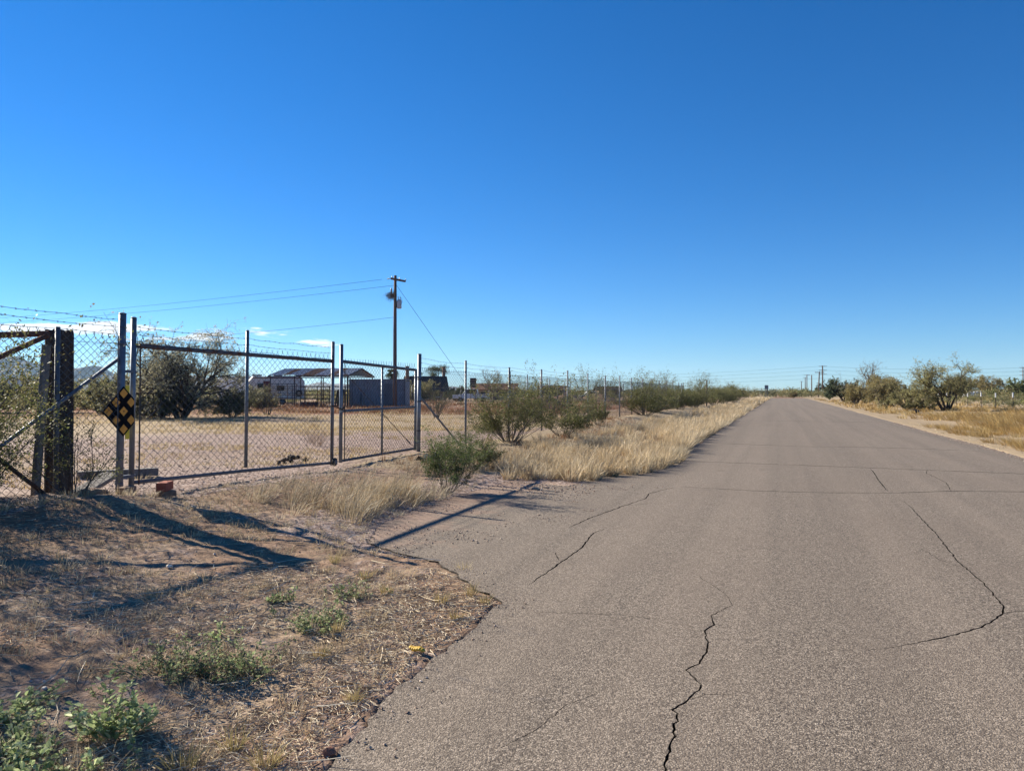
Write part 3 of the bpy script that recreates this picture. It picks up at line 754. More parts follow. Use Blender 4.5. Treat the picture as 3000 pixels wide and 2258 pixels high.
# ---- bricks, blocks, boards at the gate foot
def brick(name, label, c, d, rz, mat, cat='brick', tilt=None, seed=1):
    m = MB().box((0, 0, 0), d, 0, tilt); o = m.build(name, mat, None, False, c, bevel=.008); o.rotation_euler = (0, 0, rz)
    return tag(o, label, cat)
gz = G(-7.35, 6.75)
brick('block', 'brown concrete block lying against the foot of the hinge post', (-7.36, 6.70, gz+.05), (.12, .22, .13), R(12), M['brick_brown'], 'block')
gz = G(-7.2, 7.08)
brick('brick', 'brown brick underneath the red brick by the gate corner', (-7.16, 7.12, gz+.035), (.11, .2, .075), R(-24), M['brick_brown'])
brick('brick', 'red brick resting on a brown brick under the gate corner', (-7.17, 7.10, gz+.13), (.12, .29, .105), R(28), M['brick_red'])
gz = G(-7.5, 6.45)
tag(MB().rock((0, 0, 0), (.30, .42, .13), 5, 2, .2).build('concrete_lump', M['brick_brown'], None, False, (-7.45, 6.28, G(-7.45, 6.28)+.02)), 'rough concrete lump at the foot of the dark timber post', 'concrete')
brick('plank', 'grey weathered plank tilted on the ground between timber post and hinge post', (-7.95, 6.75, G(-7.95, 6.75)+.11), (.20, .85, .05), R(20), M['wood_grey'], 'plank', Vector((0,0,1)).rotation_difference(Vector((.1,-.22,1)).normalized()))
brick('timber', 'grey squared timber lying on the yard gravel behind the gate hinge', (-9.6, 8.6, G(-9.6, 8.6)+.06), (.14, 1.1, .12), R(-38), M['wood_grey'], 'timber')

# dung heap, small litter
t = thing('dung_heap', 'small heap of dark dung on the gravel just inside the wide gate', 'dung', (-9.0, 12.1, G(-9.0, 12.1)))
for i in range(14):
    a = rnd.uniform(0, 6.28); r_ = abs(rnd.gauss(0, .2)); s = rnd.uniform(.05, .12)
    MB().rock((math.cos(a)*r_*.8, math.sin(a)*r_*1.6, s*.35+max(0, .10-r_*.5)), (s, s*1.2, s*.8), i, 1, .25).build('clod', M['dung'], t)
t = thing('rubber_strip', 'yellow ridged rubber piece lying on straw at the road edge', 'litter', (-1.97, 3.80, G(-1.97, 3.80)+.03), R(-14))
v = []; f = []; n = 22; m_ = 10
for i in range(n):
    u = i/(n-1)*2-1; rr = (1-abs(u)**3.2)**.5*.021*(1+.20*math.cos(i*math.pi*.66))+.001
    for k in range(m_):
        a = 2*math.pi*k/m_; v.append((u*.060, math.cos(a)*rr*.85, math.sin(a)*rr*.55+.004*math.sin(u*4)))
for i in range(n-1):
    for k in range(m_): f.append((i*m_+k, i*m_+(k+1) % m_, (i+1)*m_+(k+1) % m_, (i+1)*m_+k))
MB().add(v, f).build('body', M['yellow_toy'], t, True)
for nm, lb, mt, c, d, s in (
  ('stone', 'small red-brown stone at the asphalt edge near the bottom of the picture', 'stone_red', (-1.76, 2.62), (.05, .055, .045), 3),
  ('stone', 'small white stone on the bare soil below the timber post', 'stone_white', (-4.55, 4.55), (.05, .05, .03), 4),
  ('stone', 'white stone beside a dry tuft in the shade at far left', 'stone_white', (-3.4, 2.62), (.032, .026, .02), 6),
  ('stone', 'pale stone on the slope just right of the timber post foot', 'stone_white', (-6.2, 6.55), (.06, .05, .035), 8),
  ('brick_fragment', 'pale orange brick chip on the drive-in beside the dry grass', 'stucco', (-3.55, 10.75), (.16, .10, .05), 12),
  ('brick_fragment', 'smaller brick chip next to the pale orange one on the drive-in', 'stucco', (-3.75, 10.6), (.10, .07, .04), 15),
  ('brick_fragment', 'flat brick chip nearest the tall dry grass on the drive-in', 'stucco', (-3.45, 10.98), (.12, .07, .04), 17)):
    zz = 0.0 if nm == 'brick_fragment' else G(*c)
    tag(MB().rock((0, 0, 0), d, s, 2 if nm == 'stone' else 1, .25).build(nm, M[mt], None, False, (c[0], c[1], zz+d[2]*.3)), lb, 'stone' if nm == 'stone' else 'brick chip')
tag(MB().rock((0, 0, 0), (.20, .12, .08), 21, 2, .5).build('foil_wrapper', M['silver'], None, False, (-2.55, 13.75, .03)), 'crumpled silver-grey wrapper caught in the grass at the road edge', 'litter')
tag(MB().rock((0, 0, 0), (.75, .5, .42), 25, 2, .35).build('rubbish_bag', M['tar'], None, True, (8.9, 59.6, G(8.9, 59.6)+.12)), 'black rubbish bag lying on the right-hand verge', 'bag')
t = thing('plastic_sheet', 'strip of dark plastic lying on the slope below the right gate post', 'litter', (-6.9, 14.0, G(-6.9, 14.0)+.03), R(10))
v = []; f = []
for i in range(9):
    for k in range(4): v.append((.10*k-.15+.05*math.sin(i*1.3), i*.2-.8, .05*math.sin(i*1.9+k*2.1)+.05*(k % 2)))
for i in range(8):
    for k in range(3): f.append((i*4+k, i*4+k+1, i*4+k+5, i*4+k+4))
o = MB().add(v, f).build('sheet', M['tar'], t, True); so = o.modifiers.new('thick', 'SOLIDIFY'); so.thickness = .006
t = thing('tyre', 'old tyre standing at the right edge of the picture beside the road', 'tyre', (6.92, 25.45, G(6.92, 25.45)+.27), R(14))
o = MB().ring((0, 0, 0), (1, 0, 0), .24, .10, 32, 10).build('casing', M['rubber'], t, True)
m = MB()
for i in range(26):
    a = 2*math.pi*i/26
    m.box((0, math.cos(a)*.335, math.sin(a)*.335), (.15, .03, .045), 0, Vector((0,0,1)).rotation_difference(Vector((0, math.cos(a), math.sin(a)))))
m.build('tread', M['rubber'], o)
MB().tube([(-.06, 0, 0), (.06, 0, 0)], .155, 18).build('rim', M['galv_dark'], t)

# ------------------------------------------------------------------ utility pole in the yard
PX, PY = -29.56, 53.08
t = thing('utility_pole', 'tall wooden utility pole with crossarm and transformer in the yard behind the narrow gate', 'utility pole', (PX, PY, .2))
MB().tube([(0, 0, -.5), (0, 0, 6), (.02, 0, 10.75)], [.17, .145, .115], 12).build('shaft', M['wood_pole'], t, True)
MB().tube([(.06, -.15, 0), (.05, -.12, 7.4)], .035, 6).build('conduit', M['galv_dark'], t)
ax_ = Vector((.20, .98, 0)).normalized()
a0 = Vector((.18, 0, 10.4))
arm = MB(); q = math.atan2(ax_.y, ax_.x); arm.box(a0+ax_*.15, (1.75, .12, .15), q); arm = arm.build('crossarm', M['wood_pole'], t)
for s in (-.6, .35, 1.1): MB().tube([a0+ax_*s+Vector((0,0,.06)), a0+ax_*s+Vector((0,0,.2))], [.03, .045], 8).build('insulator', M['insul'], arm, True)
m = MB()
for k in range(4): m.tube([a0+ax_*-.72+Vector((-.08*k-.1, .02*k, .0)), a0+ax_*-.72+Vector((-.08*k-.14, .02*k, 0))], .045, 8)
m.build('strain_insulator', M['insul'], arm, True)
can = MB().tube([(.36, .05, 8.05), (.36, .05, 8.1), (.36, .05, 8.72), (.36, .05, 8.78)], [.17, .19, .19, .12], 16).build('transformer', M['xfmr'], t, True)
for dx in (-.08, .09): MB().tube([(.36+dx, .05, 8.76), (.36+dx, .05, 8.98), (.36+dx, .05, 9.03)], [.035, .03, .012], 8).build('bushing', M['insul'], can, True)
MB().tube([(.45, .05, 8.95), (.62, .0, 8.85), (.66, -.02, 8.55), (.56, -.1, 8.3)], .013, 5).build('lead', M['black'], can)
MB().box((.18, .05, 8.4), (.3, .08, .5)).build('bracket', M['galv_dark'], t)
MB().tube([(-.34, .0, 9.1), (-.34, 0, 9.6), (-.36, 0, 9.75)], [.07, .07, .04], 10).build('cutout', M['insul'], t, True)
MB().box((-.2, 0, 9.2), (.5, .08, .1)).build('bracket', M['wood_pole'], t)
# stick nest
rg = np.random.default_rng(3); N = 420
c = rg.normal(0, 1, (N, 3))*[.22, .2, .15]+[-.36, 0, 9.16]; c[:, 2] -= np.abs(rg.normal(0, .07, N))
d = norm(rg.normal(size=(N, 3))*[1, 1, .55]); L = rg.uniform(.12, .4, N)[:, None]
Vn, Fn = prisms(c-d*L/2, c+d*L/2, .008, .005, 3)
cn = np.repeat(np.array([[.13,.10,.085]])*rg.uniform(.5, 1.6, (N, 1)), 6, 0)
o = link('stick_nest', mesh_np('stick_nest', Vn, Fn, cn), M['twig'], None, (PX, PY, .2)); tag(o, 'bird nest of dry sticks built on the utility pole bracket', 'nest')
def cable(name, label, A, B, sag, r=.012, n=40):
    pts = [(A[0]+(B[0]-A[0])*i/n, A[1]+(B[1]-A[1])*i/n, A[2]+(B[2]-A[2])*i/n-4*sag*(i/n)*(1-i/n)) for i in range(n+1)]
    return tag(MB().tube(pts, r, 5).build(name, M['black'], None), label, 'cable', 'overhead cables')
cable('power_cable', 'upper overhead cable running left from the yard pole crossarm', (PX-.9, PY-.55, 10.6), (-118.3, 68.5, 11.2), .55)
cable('power_cable', 'second overhead cable just below the upper one, running left from the yard pole', (PX-.1, PY, 10.15), (-118.3, 68.9, 10.7), .6)
cable('service_cable', 'lower overhead cable running left from halfway up the yard pole', (PX-.1, PY, 7.55), (-118.3, 69.4, 8.2), 1.1)
gw = cable('guy_wire', 'thin guy wire slanting right from the yard pole top to the ground', (PX+.1, PY, 10.2), (-22.8, 55.5, .1), .03, .013)
t = thing('utility_pole', 'far utility pole at the left end of the overhead cables', 'utility pole', (-118.3, 69, 0))
MB().tube([(0, 0, -.5), (0, 0, 11.6)], [.17, .12], 10).build('shaft', M['wood_pole'], t, True)
MB().box((0, 0, 11.1), (.12, 2, .14)).build('crossarm', M['wood_pole'], t)

# ------------------------------------------------------------------ sheds, shade roof, trailers, houses in the yard
def corrugated(L, H, n, amp):
    """sheet in local x (length) and z (height), ribbed along x"""
    v = []; f = []
    for i in range(n+1):
        x = L*i/n; y = amp*(1 if i % 2 else -1); v += [(x, y, 0), (x, y, H)]
    for i in range(n): f.append((2*i, 2*i+2, 2*i+3, 2*i+1))
    return v, f
th0 = R(20.09)
t = thing('storage_shed', 'dark blue-grey corrugated metal shed behind the narrow gate', 'shed', (-32.5, 55.3, .2), R(17))
MB().box((0, 1.2, 1.12), (4.7, 2.3, 2.2)).build('body', M['shed'], t)
for i in range(6):
    v, f = corrugated(.775, 2.26, 6, .03)
    o = MB().add([(x-2.36+.786*i, y-.02-.012*(i % 2), z+.02) for x, y, z in v], f).build('wall_panel', M['shed'], t); o.modifiers.new('thick', 'SOLIDIFY').thickness = .004
MB().box((0, 1.2, 2.33), (4.9, 2.55, .08)).build('roof', M['shed'], t)
o = MB().box((1.1, -.07, 1.0), (.95, .05, 1.95)).build('door', M['galv_dark'], t); MB().box((.72, -.12, 1.0), (.05, .06, .16)).build('handle', M['dark_steel'], o)
for x in (-2.38, 2.38): MB().box((x, -.05, 1.15), (.09, .1, 2.3)).build('corner_trim', M['galv_dark'], t)
MB().box((-1.7, -.25, .7), (.6, .4, .85)).build('cabinet', M['galv'], None, False, (-32.5, 55.3, .2)).rotation_euler = (0, 0, R(17))
tag(bpy.data.objects['cabinet'], 'pale grey metal cabinet standing against the shed front', 'cabinet')
for k, (x, y, h, lb) in enumerate(((-34.0, 53.6, 1.5, 'short brown stake in front of the shed, nearer the cabinet'), (-33.0, 53.9, 1.2, 'short grey stake in front of the shed middle'))):
    tag(timber('stake', 0, 0, -.1, h, .09, .09, 20+k, M['wood_grey'], None, 2), lb, 'post').location = (x, y, .2)

t = thing('shade_roof', 'open corral shade with grey and rusty corrugated gable roof on thin posts', 'shelter', (-38.6, 56.2, .2), R(8))
Lr, Wr, ze, zr = 7.6, 5.6, 2.72, 3.38; nb = 12
for side in (-1, 1):
    for i in range(nb):
        x0 = -Lr/2+Lr*i/nb; x1 = -Lr/2+Lr*(i+1)/nb-.015; v = []; f = []; nn = 8
        up = .012*(i % 2)
        for k in range(nn+1):
            x = x0+(x1-x0)*k/nn; a = .015*(1 if k % 2 else -1)+up
            v += [(x, side*Wr/2, ze+a), (x, side*.0, zr+a)]
        for k in range(nn): f.append((2*k, 2*k+2, 2*k+3, 2*k+1) if side < 0 else (2*k+1, 2*k+3, 2*k+2, 2*k))
        rs = (i*7+3*(side > 0)) % 12 in (2, 3, 6, 11)
        o = MB().add(v, f).build('roof_sheet', M['roof_rust' if rs else 'roof_sheet'], t); o.modifiers.new('thick', 'SOLIDIFY').thickness = .006
for sx in (-1, 1):
    MB().tube([(sx*Lr/2*.98, -Wr/2, ze-.06), (sx*Lr/2*.98, 0, zr-.06), (sx*Lr/2*.98, Wr/2, ze-.06)], .05, 6).build('rafter', M['dark_steel'], t)
for y in (-Wr/2, 0, Wr/2): MB().tube([(-Lr/2, y, (ze if y else zr)-.1), (Lr/2, y, (ze if y else zr)-.1)], .05, 6).build('purlin', M['dark_steel'], t)
m = MB(); m.add([(Lr/2*.97, -Wr/2+.15, ze-.08), (Lr/2*.97, Wr/2-.15, ze-.08), (Lr/2*.97, 0, zr-.12)], [(0, 1, 2)])
o = m.build('gable_board', M['tan_board'], t); o.modifiers.new('thick', 'SOLIDIFY').thickness = .02
for x in (-3.6, -1.3, 1.2, 3.6):
    for y in (-2.7, 2.7): MB().tube([(x, y, -.3), (x, y, ze-.1)], .045, 8).build('post', M['dark_steel'], t)
def corral(label, x0, y0, x1, y1, top=1.75):
    L = math.hypot(x1-x0, y1-y0); t = thing('corral_panel', label, 'corral panel', (x0, y0, .2), math.atan2(y1-y0, x1-x0), 'pipe corral under the shade roof')
    for z in np.linspace(.3, top, 5): MB().tube([(0, 0, z), (L, 0, z)], .028, 6).build('rail', M['dark_steel'], t)
    for x in np.linspace(0, L, 4): MB().tube([(x, 0, -.1), (x, 0, top+.05)], .03, 6).build('upright', M['dark_steel'], t)
    return t
corral('dark pipe corral panel at the left front of the shade roof', -42.0, 53.0, -38.6, 53.5)
corral('dark pipe corral panel at the right front of the shade roof', -38.5, 53.5, -35.2, 54.0)
corral('dark pipe corral panel on the far side of the shade roof', -42.6, 58.5, -35.9, 59.5)
corral('taller pipe corral panel standing beside the trailer', -42.1, 53.2, -42.9, 58.2, 2.0)
t = thing('water_trough', 'low dark water trough on the ground under the shade roof', 'trough', (-37.2, 52.2, .2), R(8))
m = MB()
for p, q in (((0, -.3, .22), (1.3, .04, .44)), ((0, .3, .22), (1.3, .04, .44)), ((-.63, 0, .22), (.04, .56, .44)), ((.63, 0, .22), (.04, .56, .44)), ((0, 0, .04), (1.22, .56, .06))): m.box(p, q)
m.build('basin', M['dark_steel'], t)
t = thing('pallet_stack', 'dark old planks leaning at the left end of the shed', 'planks', (-35.0, 53.6, .2), R(10))
for i in range(6): MB().box((.14*i-.4, .05*(i % 2), .75), (.12, .04, 1.5), 0, Vector((0,0,1)).rotation_difference(Vector((.12-.05*i, .2, 1)))).build('plank', M['wood_tie'], t)

def trailer(name, label, loc, rz, L, W, H, mat, stripe=None, windows=(), door=None, spare=False):
    t = thing(name, label, 'trailer', loc, rz)
    prof = [(-L/2+.25, .55), (L/2-.1, .55), (L/2, .9), (L/2, H-.45), (L/2-.35, H), (-L/2+.45, H), (-L/2, H-.55), (-L/2, 1.0)]
    n = len(prof); v = [(x, -W/2, z) for x, z in prof]+[(x, W/2, z) for x, z in prof]
    MB().add(v, [tuple(range(n)), tuple(range(2*n-1, n-1, -1))]+[(i, i+n, (i+1) % n+n, (i+1) % n) for i in range(n)]).build('body', mat, t, bevel=.05)
    if stripe: MB().box((0, -W/2-.01, H-.13), (L*.86, .02, .10)).build('trim', stripe, t)
    for x, z, w, h in windows:
        o = MB().box((x, -W/2-.012, z), (w, .03, h)).build('window', M['glass'], t); MB().box((x, -W/2-.022, z+h/2+.02), (w+.08, .05, .04)).build('frame', M['galv'], o)
    if door:
        o = MB().box((door, -W/2-.015, 1.45), (.62, .04, 1.7)).build('door', M['stripe'], t); MB().box((door+.22, -W/2-.05, 1.4), (.06, .04, .1)).build('handle', M['galv'], o)
    for sx in (.25, .95):
        o = MB().ring((sx-.4, -W/2+.08, .33), (0, 1, 0), .22, .1, 18, 8).build('wheel', M['rubber'], t, True)
        MB().tube([(sx-.4, -W/2, .33), (sx-.4, -W/2+.2, .33)], .16, 12).build('rim', M['galv'], o)
    MB().tube([(-L/2+.2, 0, .5), (-L/2-.9, 0, .5)], .05, 6).build('tow_bar', M['dark_steel'], t)
    MB().box((.2, 0, H+.1), (.8, .7, .22)).build('roof_vent', M['galv'], t, bevel=.03)
    if spare: MB().ring((L/2-.55, -W/2-.1, 1.15), (0, 1, 0), .24, .09, 18, 8).build('spare_wheel', M['rubber'], t, True)
    return t
trailer('travel_trailer', 'cream travel trailer with dark doors parked left of the shade roof', (-46.2, 59.4, .2), R(44), 5.2, 2.2, 2.75, M['rv'], M['stripe'], ((.35, 1.62, .7, .5), (-1.5, 1.8, .5, .5)), -.9, True)
trailer('box_trailer', 'long white trailer half hidden behind the travel trailer', (-54.0, 66.0, .2), R(20), 7.5, 2.4, 2.95, M['white'], None, ((1, 1.9, .8, .5),))
trailer('box_trailer', 'white trailer roof far behind the fence corner at left', (-83.0, 60.5, .1), R(24), 9.5, 2.5, 2.7, M['white'], None, ((-2, 1.8, .8, .5), (1.5, 1.8, .8, .5)))

def house(name, label, loc, rz, L, W, hw, hr, wall, roof, wins=(), chims=(), door=None, over=.4):
    t = thing(name, label, 'house', loc, rz)
    v = [(-L/2, -W/2, -.3), (L/2, -W/2, -.3), (L/2, W/2, -.3), (-L/2, W/2, -.3), (-L/2, -W/2, hw), (L/2, -W/2, hw), (L/2, W/2, hw), (-L/2, W/2, hw), (-L/2, 0, hr-.08), (L/2, 0, hr-.08)]
    MB().add(v, [(0,1,5,4),(1,2,6,9,5),(2,3,7,6),(3,0,4,8,7),(4,5,9,8),(6,7,8,9)]).build('wall', wall, t)
    sl = (hr-hw)/(W/2); e = over
    m = MB()
    for s in (-1, 1):
        a = [(-L/2-e, 0, hr), (L/2+e, 0, hr), (L/2+e, s*(W/2+e), hw-sl*e), (-L/2-e, s*(W/2+e), hw-sl*e)]
        b_ = [(x, y, z+.12) for x, y, z in a]
        m.add(a+b_, [(0,1,2,3),(7,6,5,4),(0,4,5,1),(1,5,6,2),(2,6,7,3),(3,7,4,0)])
    rf = m.build('roof', roof, t)
    for x, y, h, w in chims:
        o = MB().box((x, y, (hr+h)/2-.6), (w, w, hr*.5+h*.5+.4)).build('chimney', M['brick_brown'], rf)
        MB().box((x, y, (hr+h)/2-.6+(hr*.5+h*.5+.4)/2+.05), (w+.14, w+.14, .1)).build('chimney_cap', M['brick_brown'], o)
    for x, z, w, h in wins:
        o = MB().box((x, -W/2-.02, z), (w, .06, h)).build('window', M['glass'], t); MB().box((x, -W/2-.05, z-h/2-.04), (w+.14, .12, .07)).build('sill', M['white'], o)
    if door is not None: MB().box((door, -W/2-.03, 1.0), (.9, .07, 2.0)).build('door', M['wood_pole'], t)
    return t
house('house', 'brick house with steep dark roof and two chimneys behind the narrow gate post', (-50.2, 99.5, .1), R(34), 5.6, 4.6, 1.7, 3.6, M['stucco_brown'], M['shingle'], ((-1.6, 1.0, .8, .7), (1.4, 1.0, .8, .7)), ((-2.8, -.6, 3.7, .48), (2.8, .4, 3.6, .42)), 0)
house('house', 'low tan house with brown roof behind the leafless tree', (-43.5, 111.0, .1), R(18), 6.6, 4.5, 1.75, 2.6, M['stucco'], M['roof_rust'], ((-1.6, 1.0, 1, .7), (1.5, 1.0, 1, .7)), (), 0)
house('house', 'long low brown house beyond the dirt mounds', (-43.8, 143.7, .1), R(20), 5.4, 4.0, 1.7, 2.5, M['stucco_brown'], M['roof_rust'], ((-1.2, 1.0, .9, .7), (1.2, 1.0, .9, .7)), (), 0)
house('house', 'tiny tan house beyond the far end of the cross fence', (-36.0, 160, 0), R(25), 5, 4, 1.8, 2.6, M['stucco'], M['shingle'], ((-1.2, 1.0, .9, .7),), (), 1)
t = thing('notice_board', 'dark brown upright board on posts above a white pickup', 'board', (-37.3, 87.4, .1), R(20))
MB().box((0, 0, 2.55), (.80, .1, 1.2)).build('panel', M['wood_tie'], t); 
for dx in (-.3, .3): MB().tube([(dx, .08, -.2), (dx, .08, 2.6)], .05, 6).build('post', M['wood_pole'], t)
for z in (2.25, 2.55, 2.85): MB().box((0, -.06, z), (.56, .02, .1)).build('batten', M['wood_grey'], t)
def car(name, label, loc, rz, mat, pickup=False):
    t = thing(name, label, 'pickup' if pickup else 'car', loc, rz)
    if pickup: prof = [(-2.5,.5),(2.5,.5),(2.5,.95),(1.2,1.05),(.75,1.7),(-.7,1.75),(-.85,1.08),(-2.5,1.08)]; gl = [(1.08,1.12),(.72,1.62),(-.6,1.66),(-.7,1.12)]
    else: prof = [(-2.2,.45),(2.2,.45),(2.2,.8),(1.3,.92),(.6,1.42),(-1.0,1.44),(-1.8,.98),(-2.2,.9)]; gl = [(1.12,.96),(.56,1.36),(-.95,1.38),(-1.55,.98)]
    for key, pr, w, m in (('body', prof, .88, mat), ('side_glass', gl, .885, M['glass'])):
        n = len(pr); v = [(x, -w, z) for x, z in pr]+[(x, w, z) for x, z in pr]
        MB().add(v, [tuple(range(n)), tuple(range(2*n-1, n-1, -1))]+[(i, i+n, (i+1) % n+n, (i+1) % n) for i in range(n)]).build(key, m, t, bevel=.03 if key == 'body' else 0)
    for sx in (-1.45, 1.45):
        for sy in (-.8, .8):
            o = MB().ring((sx, sy, .34), (0, 1, 0), .23, .11, 18, 8).build('wheel', M['rubber'], t, True); MB().tube([(sx, sy-.1, .34), (sx, sy+.1, .34)], .16, 12).build('rim', M['galv'], o)
    for sy in (-.6, .6): MB().box((prof[1][0]+.01, sy, .75), (.05, .3, .15)).build('headlight', M['silver'], t)
    return t
car('pickup', 'white pickup parked under the dark notice board', (-38.4, 89.6, .12), R(200), M['white'], True)
car('parked_car', 'small pale car far away beyond the dirt mounds', (-34.2, 136.5, .08), R(205), M['white'])
# freight trailers far right
def freight(label, loc, rz, L, H, mat):
    t = thing('freight_trailer', label, 'trailer', loc, rz)
    MB().box((0, 0, 1.0+H/2), (L, 2.5, H)).build('box', mat, t, bevel=.04)
    for i in range(int(L)): MB().box((-L/2+.5+i, -1.26, 1.0+H/2), (.06, .03, H*.96)).build('rib', mat, t)
    for sx in (-L/2+1.2, -L/2+2.4): MB().ring((sx, -1.0, .5), (0, 1, 0), .34, .16, 16, 6).build('wheel', M['rubber'], t, True)
    MB().box((0, 0, .9), (L, 1.0, .2)).build('chassis', M['dark_steel'], t)
    for sy in (-.6, .6): MB().tube([(L/2-1.5, sy, 0), (L/2-1.5, sy, .9)], .06, 6).build('landing_leg', M['dark_steel'], t)
freight('slate-blue freight trailer on the horizon behind the white-topped fence posts', (56.0, 232.0, 0), R(20), 6.2, .95, M['blue_truck'])
freight('red freight trailer on the horizon right of the slate-blue one', (60.3, 233.6, 0), R(20), 2.2, 1.0, M['red_truck'])
freight('white freight trailer on the horizon at the right picture edge', (62.8, 226.0, 0), R(20), 5.0, 1.0, M['white'])
t = thing('tarped_boat', 'white tarped boat under the tree line behind the fence posts at right', 'boat', (36.5, 173, .0), R(35))
v = []; f = []; n = 12; m_ = 9
for i in range(n):
    u = i/(n-1); w = 1.1*math.sin(math.pi*min(.97, .06+u*.75))**.7; hh = .9+.5*u
    for k in range(m_):
        a = math.pi*k/(m_-1); v.append((u*4.6-2.3, -math.cos(a)*w, .55+math.sin(a)*hh*.85))
for i in range(n-1):
    for k in range(m_-1): f.append((i*m_+k, i*m_+k+1, (i+1)*m_+k+1, (i+1)*m_+k))
f += [tuple(range(m_-1, -1, -1)), tuple((n-1)*m_+k for k in range(m_))]
MB().add(v, f).build('hull_cover', M['white'], t, True)
MB().box((0, 0, .3), (4.2, 1.2, .2)).build('trailer_frame', M['dark_steel'], t)
for sy in (-.8, .8): MB().ring((-.4, sy, .3), (0, 1, 0), .2, .1, 14, 6).build('wheel', M['rubber'], t, True)

# ------------------------------------------------------------------ power line, road sign, T-post fence on the right
def pole(label, x, y, h, arms=0, r=.17, rz=0.0, lean=0.0):
    t = thing('utility_pole', label, 'utility pole', (x, y, 0), rz, 'power poles along the road')
    MB().tube([(0, 0, -.5), (lean, 0, h)], [r, r*.7], 10).build('shaft', M['wood_pole'], t, True)
    for i in range(arms):
        z = h-.25-i*1.35; o = MB().box((lean, -.15, z), (2.6, .13, .15)).build('crossarm', M['wood_pole'], t)
        for dx in (-1.2, -.5, .5, 1.2): MB().tube([(dx+lean, -.15, z+.07), (dx+lean, -.15, z+.25)], .06, 6).build('insulator', M['insul'], o)
pole('tallest road-side power pole with three crossarms, rightmost of the row', 13.04, 270.97, 10.3, 3, .26, R(20))
pole('leaning dark power pole just left of the tallest one', 9.77, 227.2, 7.2, 1, .2, R(20), .35)
pole('third power pole from the right, without crossarm', 9.18, 258.9, 6.9, 0, .2, R(20))
pole('fourth power pole from the right, thin with one crossarm', 10.62, 355.3, 9.1, 1, .22, R(20))
pole('fifth power pole from the right in the receding row', 12.0, 430.3, 9.3, 1, .25, R(20))
pole('smallest and farthest power pole, leftmost of the row', 12.61, 537, 8.6, 1, .3, R(20))
th_ = math.atan(790/2160); cs_, sn_ = math.cos(th_), math.sin(th_)
line_pts = [(20, 420), (105, 250), (183, 264), (330, 290)]
wp = [(a*cs_-b_*sn_, a*sn_+b_*cs_) for a, b_ in line_pts]
pole('lone far power pole left of the road in the desert scrub', wp[0][0], wp[0][1], 10.3, 3, .2, R(20))
for k, z in enumerate((10.1, 8.8, 7.4, 6.0)):
    cable('power_cable', ['topmost', 'second', 'third', 'lowest'][k]+' cable of the distant power line, left of the tallest pole', (*wp[1], z), (*wp[0], z), 1.2, .022)
    cable('power_cable', ['topmost', 'second', 'third', 'lowest'][k]+' cable of the distant power line, right of the tallest pole', (*wp[1], z), (*wp[2], z), .9, .022)
    cable('power_cable', ['topmost', 'second', 'third', 'lowest'][k]+' cable of the distant power line beyond the right picture edge', (*wp[2], z), (*wp[3], z), .9, .022)
pole('power pole carrying the distant line beyond the right picture edge', wp[2][0], wp[2][1], 10.3, 3, .2, R(20))
t = thing('road_sign', 'small grey road sign seen from behind on the left road side far away', 'sign', (-2.7, 148.1, 0), 0)
MB().box((0, 0, 2.35), (.66, .03, .75)).build('panel', M['galv'], t); 
for dx in (-.14, .14): MB().tube([(dx, .05, -.2), (dx, .05, 2.7)], .05, 6).build('post', M['galv_dark'], t)
tf = thing('wire_fence', 'wire fence of dark steel posts with white tops on the right of the road', 'fence', (16, 60, 0))
ty = []
for i, y in enumerate(np.arange(50, 112, 4.6)):
    g0 = G(16, y); ty.append((0, y-60, 0)); h = 1.48+rnd.uniform(-.05, .05)
    m = MB().box((0, 0, h/2-.1), (.045, .012, h)).box((0, .025, h/2-.1), (.012, .045, h))
    p = m.build('post', M['dark_steel'], tf, False, (rnd.uniform(-.05, .05), y-60, g0))
    MB().box((0, .012, h-.27), (.075, .085, .36)).build('white_top', M['white'], p)
for z in (.35, .75, 1.15): link('wire', strand([(x, y, z) for x, y, _ in ty], .02, .2, .004, seed=int(z*30), barbs=False), M['wire'], tf)

# dirt mounds
for i, (x, y, w, d, h, lb) in enumerate(((-28.6, 90.5, 2.2, 3.0, 1.15, 'left pointed dirt mound behind the cross fence'), (-26.4, 93.6, 3.2, 3.0, 1.45, 'highest dirt mound in the middle of the row'), (-23.4, 97.5, 3.4, 3.2, 1.25, 'broad dirt mound at the right of the row'), (-30.4, 92.4, 1.6, 2.4, .8, 'small dirt mound at the left end of the row'))):
    n = 26; U, W = np.meshgrid(np.linspace(-1, 1, n), np.linspace(-1, 1, n)); rr = np.hypot(U, W)
    zz = h*np.clip(1-rr, 0, 1)**.8*(.7+.7*fbm(U*3+i*5, W*3, 4, 60+i))-.15
    k = (np.arange(n-1)[:, None]*n+np.arange(n-1)[None]).ravel()
    me = mesh_np('dirt_mound', np.stack([U.ravel()*w, W.ravel()*d, zz.ravel()], 1), np.stack([k, k+1, k+n+1, k+n], 1), None, True)
    tag(link('dirt_mound', me, M['dirt_mound'], None, (x, y, .15)), lb, 'dirt mound', 'dirt mounds behind the yard')

